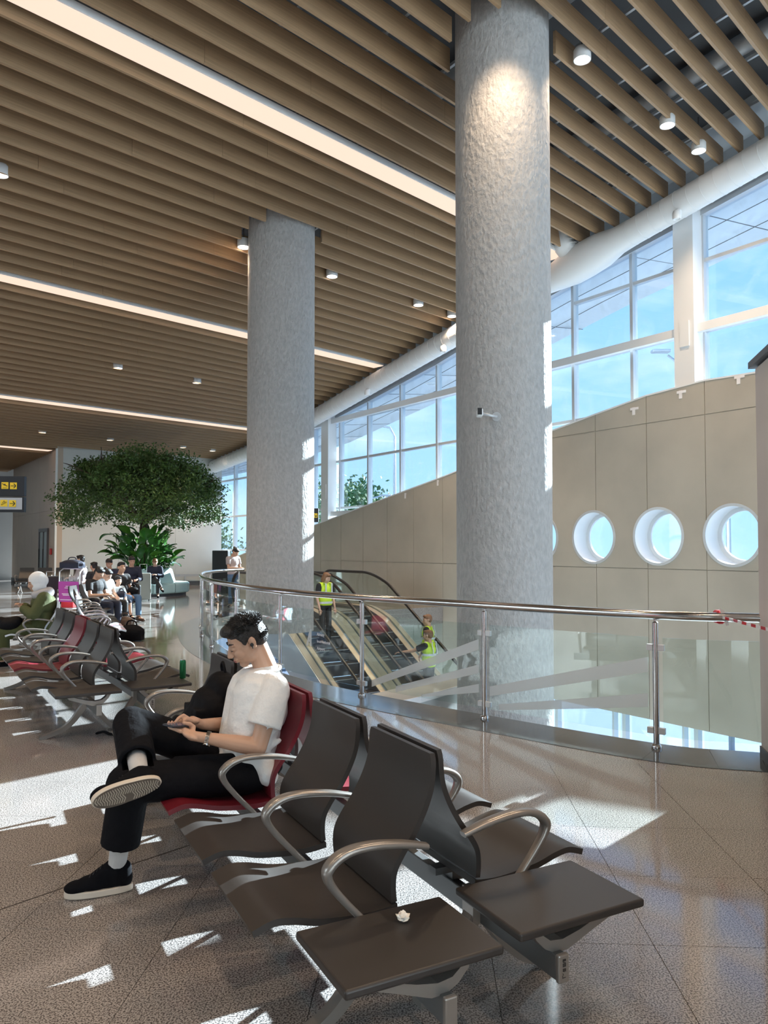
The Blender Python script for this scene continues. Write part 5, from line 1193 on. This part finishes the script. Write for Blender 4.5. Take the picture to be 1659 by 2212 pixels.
while len(cl) < 620:
    a = rnd.uniform(0, 2*math.pi); r = 2.7*math.sqrt(rnd.random()); z = rnd.uniform(1.45, 4.2); p = Vector((r*math.cos(a), r*math.sin(a), z))
    if not crown_ok(p): continue
    hi = 1.75+2.35*math.sqrt(max(0, 1-(r/2.95)**2))
    if (hi-z) > 1.1 and r < 1.9 and rnd.random() < .72: continue
    cl.append(p)
cl += [p for p in tips if crown_ok(p)]
for c in cl:
    for k in range(46):
        p = c+Vector((rnd.gauss(0, .17), rnd.gauss(0, .17), rnd.gauss(0, .10))); s = rnd.uniform(.040, .070)
        n_ = Vector((rnd.gauss(0, 1), rnd.gauss(0, 1), rnd.gauss(.7, .8))).normalized(); u = n_.orthogonal().normalized(); u = Matrix.Rotation(rnd.uniform(0, 6.28), 3, n_) @ u; w_ = n_.cross(u)
        lf.add([p-u*s, p+w_*s*.45, p+u*s, p-w_*s*.45], [(0, 1, 2, 3)])
tag(build(lf, 'foliage', M['leaf'], tree), kind='stuff')
pl = thing('leafy_plants', 'dense big leaved green plants filling the planter under the tree', 'plants', C0+Z*.88)
def bigleaf_mesh():
    mb = MB(); L, Wd = .46, .27; n = 8; vs = []
    for i in range(n+1):
        t_ = i/n; x = L*t_; w_ = Wd*math.sin(math.pi*min(1, t_*.97+.03))**.7*.5; z = .10*math.sin(t_*2.2)-.14*t_*t_
        vs += [(x, -w_, z+.035), (x, 0, z), (x, w_, z+.035)]
    fs = []
    for i in range(n): a = 3*i; fs += [(a, a+1, a+4, a+3), (a+1, a+2, a+5, a+4)]
    mb.add(vs, fs); m = mb.mesh('leaf', True); m.materials.append(M['bigleaf']); return m
lm_ = bigleaf_mesh(); lm2_ = with_mat(lm_, mat('fresh green leaf', (.07, .20, .02), .35)); st_ = MB()
for k in range(150):
    a = rnd.uniform(0, 2*math.pi); r = .75*math.sqrt(rnd.random()); h = rnd.uniform(.10, 1.35)*(1-.35*r); el = rnd.uniform(-.1, 1.1) if h < .7 else rnd.uniform(.5, 1.35)
    rr = r+.15*rnd.random()+(.25*(1-h/1.4)); p = Vector((rr*math.cos(a), rr*math.sin(a), h)); o = link('leaf', lm_ if k % 3 else lm2_, None, pl, p); sc_ = rnd.uniform(.7, 1.25); o.scale = (sc_, sc_, sc_); o.rotation_euler = (rnd.uniform(-.4, .4), -el, a+rnd.uniform(-.5, .5))
    st_.tube([(r*.3*math.cos(a), r*.3*math.sin(a), 0), p*.6+Vector((0, 0, .1)), p], .008, 4, cap=False)
p = Vector((-.95, -.35, 1.15)); st_.tube(catmull([(-.1, 0, .2), (-.45, -.2, .9), (-.75, -.3, 1.2), p], 4), .010, 5)
for k in range(2): o = link('leaf', lm_, None, pl, p-Vector((.05*k, 0, 0))); o.rotation_euler = (.2, .35, math.pi+.15-.3*k); o.scale = (.9, .7, .9)
tag(build(st_, 'stems', M['bigleaf'], pl), kind='stuff')
for k in range(40):
    a = rnd.uniform(-1.4, 1.2); p = Vector((.80*math.cos(a), .80*math.sin(a), rnd.uniform(.02, .25))); o = link('leaf', lm_, None, pl, p); s_ = rnd.uniform(.25, .45); o.scale = (s_, s_, s_); o.rotation_euler = (rnd.uniform(-.5, .5), rnd.uniform(-.2, .9), a)
# black speaker / bin box at the far end
mb = MB(); mb.box((0, 0, .75), (.55, .45, 1.5)); tag(build(mb, 'black_cabinet', M['black'], None, loc=(-5.75, 27.2, 0), bevel=.02), 'tall black cabinet at the far wall behind the woman at the railing', 'cabinet')

# ================================================================== signs
def pict(t, kind, x, z, w, y, parent_name='pictogram_tile'):
    mb = MB(); mb.box((x, y, z), (w, .006, w)); tile = build(mb, parent_name, M['yellow'], t, bevel=.004)
    mb = MB(); Y_ = y-.005
    def ln(a, b, wd): mb.bar((x+a[0]*w, Y_, z+a[1]*w), (x+b[0]*w, Y_, z+b[1]*w), .003, wd*w, Vector((0, -1, 0))) if False else mb.prism([Vector((x+a[0]*w, Y_, z+a[1]*w))+nn, Vector((x+a[0]*w, Y_, z+a[1]*w))-nn, Vector((x+b[0]*w, Y_, z+b[1]*w))-nn, Vector((x+b[0]*w, Y_, z+b[1]*w))+nn], (0, .003, 0))
    def L(a, b, wd=.09):
        nonlocal_n = Vector((-(b[1]-a[1]), 0, b[0]-a[0])).normalized()*wd*w/2
        mb.prism([Vector((x+a[0]*w, Y_, z+a[1]*w))+nonlocal_n, Vector((x+a[0]*w, Y_, z+a[1]*w))-nonlocal_n, Vector((x+b[0]*w, Y_, z+b[1]*w))-nonlocal_n, Vector((x+b[0]*w, Y_, z+b[1]*w))+nonlocal_n], (0, .003, 0))
    if kind == 'right': L((-.36, 0), (.32, 0)); L((.36, .02), (.05, .32), .12); L((.36, -.02), (.05, -.32), .12)
    if kind == 'downright': L((-.28, .30), (.22, -.24), .12); L((.26, -.28), (.26, .12), .12); L((.26, -.28), (-.14, -.28), .12)
    if kind == 'plus': L((-.32, 0), (.32, 0), .2); L((0, -.32), (0, .32), .2)
    if kind == 'plane': L((-.30, .22), (.36, -.10), .10); L((-.02, .26), (.10, .02), .10); L((-.36, .34), (-.26, .18), .07); L((-.05, .10), (-.12, .0), .06); L((-.3, -.34), (.32, -.34), .05)
    if kind == 'escalator': L((-.30, -.28), (.34, .10), .05); L((-.36, -.16), (.30, .22), .05); L((-.36, -.16), (-.30, -.28), .05); L((.34, .10), (.30, .22), .05); L((.02, .14), (.02, .38), .1); L((-.24, .12), (-.14, .14), .12)
    build(mb, 'pictogram', M['black'], tile)
t = thing('hanging_sign', 'black hanging direction sign with yellow pictograms at the left edge', 'sign', (-6.90, 13.0, 2.60), R(4))
mb = MB(); mb.box((0, 0, .04), (1.60, .10, .34)); build(mb, 'sign_panel', M['signblack'], t, bevel=.004)
mb = MB(); mb.box((0, 0, -.27), (1.60, .10, .26)); build(mb, 'sign_panel', M['signblack'], t, bevel=.004)
mb = MB(); mb.box((-.01, -.052, -.255), (1.56, .006, .20)); build(mb, 'sign_face', M['signgrey'], t)
for x in (-.7, .1): mb = MB(); mb.cyl((x, 0, .2), (x, 0, 4.3), .012, n=8); build(mb, 'hanger', M['galv'], t)
yy = -.056
pict(t, 'plane', .485, .05, .115, yy); pict(t, 'right', .625, .045, .115, yy)
yy = -.060
pict(t, 'plus', .33, -.245, .115, yy); pict(t, 'escalator', .475, -.25, .115, yy); pict(t, 'right', .615, -.255, .115, yy)
for s, z, m in (('sanyi', .065, 'signwhite'), ('висов', .005, 'signblue')):
    me = text_mesh(s, .055, .001); o = link('sign_lettering', me, M[m], t); o.rotation_euler = (R(90), 0, 0); w_ = max(v.co.x for v in me.vertices); o.location = (.40-w_, -.0525, z)
t = thing('hanging_sign', 'small black sign with a yellow arrow beside the farther column', 'sign', (-1.93, 20.2, 2.30))
mb = MB(); mb.box((0, 0, .15), (.42, .16, .36)); build(mb, 'sign_panel', M['signblack'], t, bevel=.004); mb = MB(); mb.cyl((0, 0, .3), (0, 0, 3.6), .012, n=8); build(mb, 'hanger', M['galv'], t)
pict(t, 'downright', .13, .14, .115, -.085); pict(t, 'downright', -.03, .14, .115, -.085)
# camera on the big column
cc = COLS[0][0]; dcam = Vector((-.30, -1, 0)).normalized(); t = thing('security_camera', 'small white security camera on an arm on the big column', 'camera', cc+dcam*.655+Z*3.31)
mb = MB(); mb.cyl(dcam*-.01, dcam*.015, .06, n=18); build(mb, 'mount', M['alu'], t, auto=40)
mb = MB(); mb.tube([dcam*.01, dcam*.08+Vector((-.05, 0, 0)), dcam*.12+Vector((-.16, 0, .02))], .018, 10); build(mb, 'arm', M['alu'], t, smooth=True)
mb = MB(); mb.box(dcam*.14+Vector((-.20, -.02, .02)), (.07, .16, .09)); build(mb, 'camera_body', M['white'], t, bevel=.012)
mb = MB(); mb.box(dcam*.14+Vector((-.21, -.104, .03)), (.055, .01, .085)); build(mb, 'lens_window', M['black'], t)
# paper tape bits on the wall top
for q, h, lab in ((3.05, 4.45, 'scrap of white masking tape on the beige wall top, above the middle porthole'), (1.95, 4.62, 'strip of white masking tape below the white steel column'), (.75, 4.7, 'pair of white tape strips on the wall top near the partition'), (9.5, 3.45, 'tiny white tape scrap on the wall top left of the big column'), (11.0, 3.12, 'tiny white tape scrap on the wall top midway between the columns')):
    mb = MB(); mb.box((0, -.004, 0), (.07, .006, .16)); mb.box((.02, -.005, .05), (.20 if q < 9 else .06, .006, .05)); o = build(mb, 'masking_tape', M['tapewhite'], None, loc=facade(q, -.453, min(h, wallTop(q)-.1)), rz=math.atan2(FA.y, FA.x)+math.pi); tag(o, lab, 'tape')

# ================================================================== outdoors
mb = MB(); mb.box((20, 60, -5.6), (300, 300, .4)); tag(build(mb, 'ground', M['asphalt']), 'paved ground outside', kind='structure')
def outtree(p, H, Rr, label, seed):
    rnd = random.Random(seed); t = thing('tree', label, 'tree', p, 0, 'trees outside the glazing'); mb = MB(); mb.tube([(0, 0, 0), (.2, 0, H*.35), (0, .1, H*.7)], [.3, .22, .1], 8); build(mb, 'trunk', M['bark'], t); lf = MB()
    for c in range(110):
        a = rnd.uniform(0, 6.28); z = rnd.uniform(.3, 1.0); r = Rr*math.sqrt(rnd.random())*math.sqrt(max(.05, 1-((z-.6)/.45)**2)); cpt = Vector((r*math.cos(a), r*math.sin(a), z*H))
        for k in range(36):
            q = cpt+Vector((rnd.gauss(0, .45), rnd.gauss(0, .45), rnd.gauss(0, .4))); s = rnd.uniform(.10, .20); u = Vector((rnd.gauss(0, 1), rnd.gauss(0, 1), rnd.gauss(0, 1))).normalized(); w_ = u.orthogonal().normalized(); lf.add([q-u*s, q+w_*s*.6, q+u*s, q-w_*s*.6], [(0, 1, 2, 3)])
    tag(build(lf, 'foliage', mat('outdoor leaves', (.10, .19, .06), .7), t), kind='stuff')
outtree((-4.2, 46, -5.4), 10.8, 2.6, 'outdoor tree seen through the glass just right of the farther column', 1)
outtree((-1.6, 50, -5.4), 11.0, 2.2, 'outdoor tree behind the white steel column in the left bays', 2)
outtree((.6, 56, -5.4), 10.3, 2.0, 'low outdoor treetop above the beige wall, rightmost of the three', 3)
outtree((-12.5, 52, -5.4), 9.0, 3.0, 'outdoor tree seen through the far glazing left of the farther column', 4)
def streetlamp(p, H, arm, label):
    t = thing('street_lamp', label, 'street lamp', p, 0, 'street lamps outside'); arm = Vector(arm); mb = MB(); mb.tube([(0, 0, 0), (0, 0, H*.6), (0, 0, H-.6), (arm*.2)+Vector((0, 0, H-.12)), arm+Vector((0, 0, H))], [.10, .08, .06, .05, .04], 8); build(mb, 'pole', M['galv'], t, smooth=True)
    mb = MB(); mb.box(arm*1.12+Vector((0, 0, H-.02)), (.6, .28, .10)); build(mb, 'lamp_head', M['galv'], t, bevel=.03)
streetlamp((.55, 40, -5.4), 13.4, (-1.2, 0, 0), 'tall curved street lamp seen between the two columns')
streetlamp((-1.0, 44, -5.4), 9.9, (1.0, 0, .1), 'shorter street lamp at the left of the tall curved one')
streetlamp((11.2, 25, -5.4), 12.0, (-1.9, 0, 1.3), 'street lamp reaching up into the right hand panes')
bpy.context.view_layer.update()
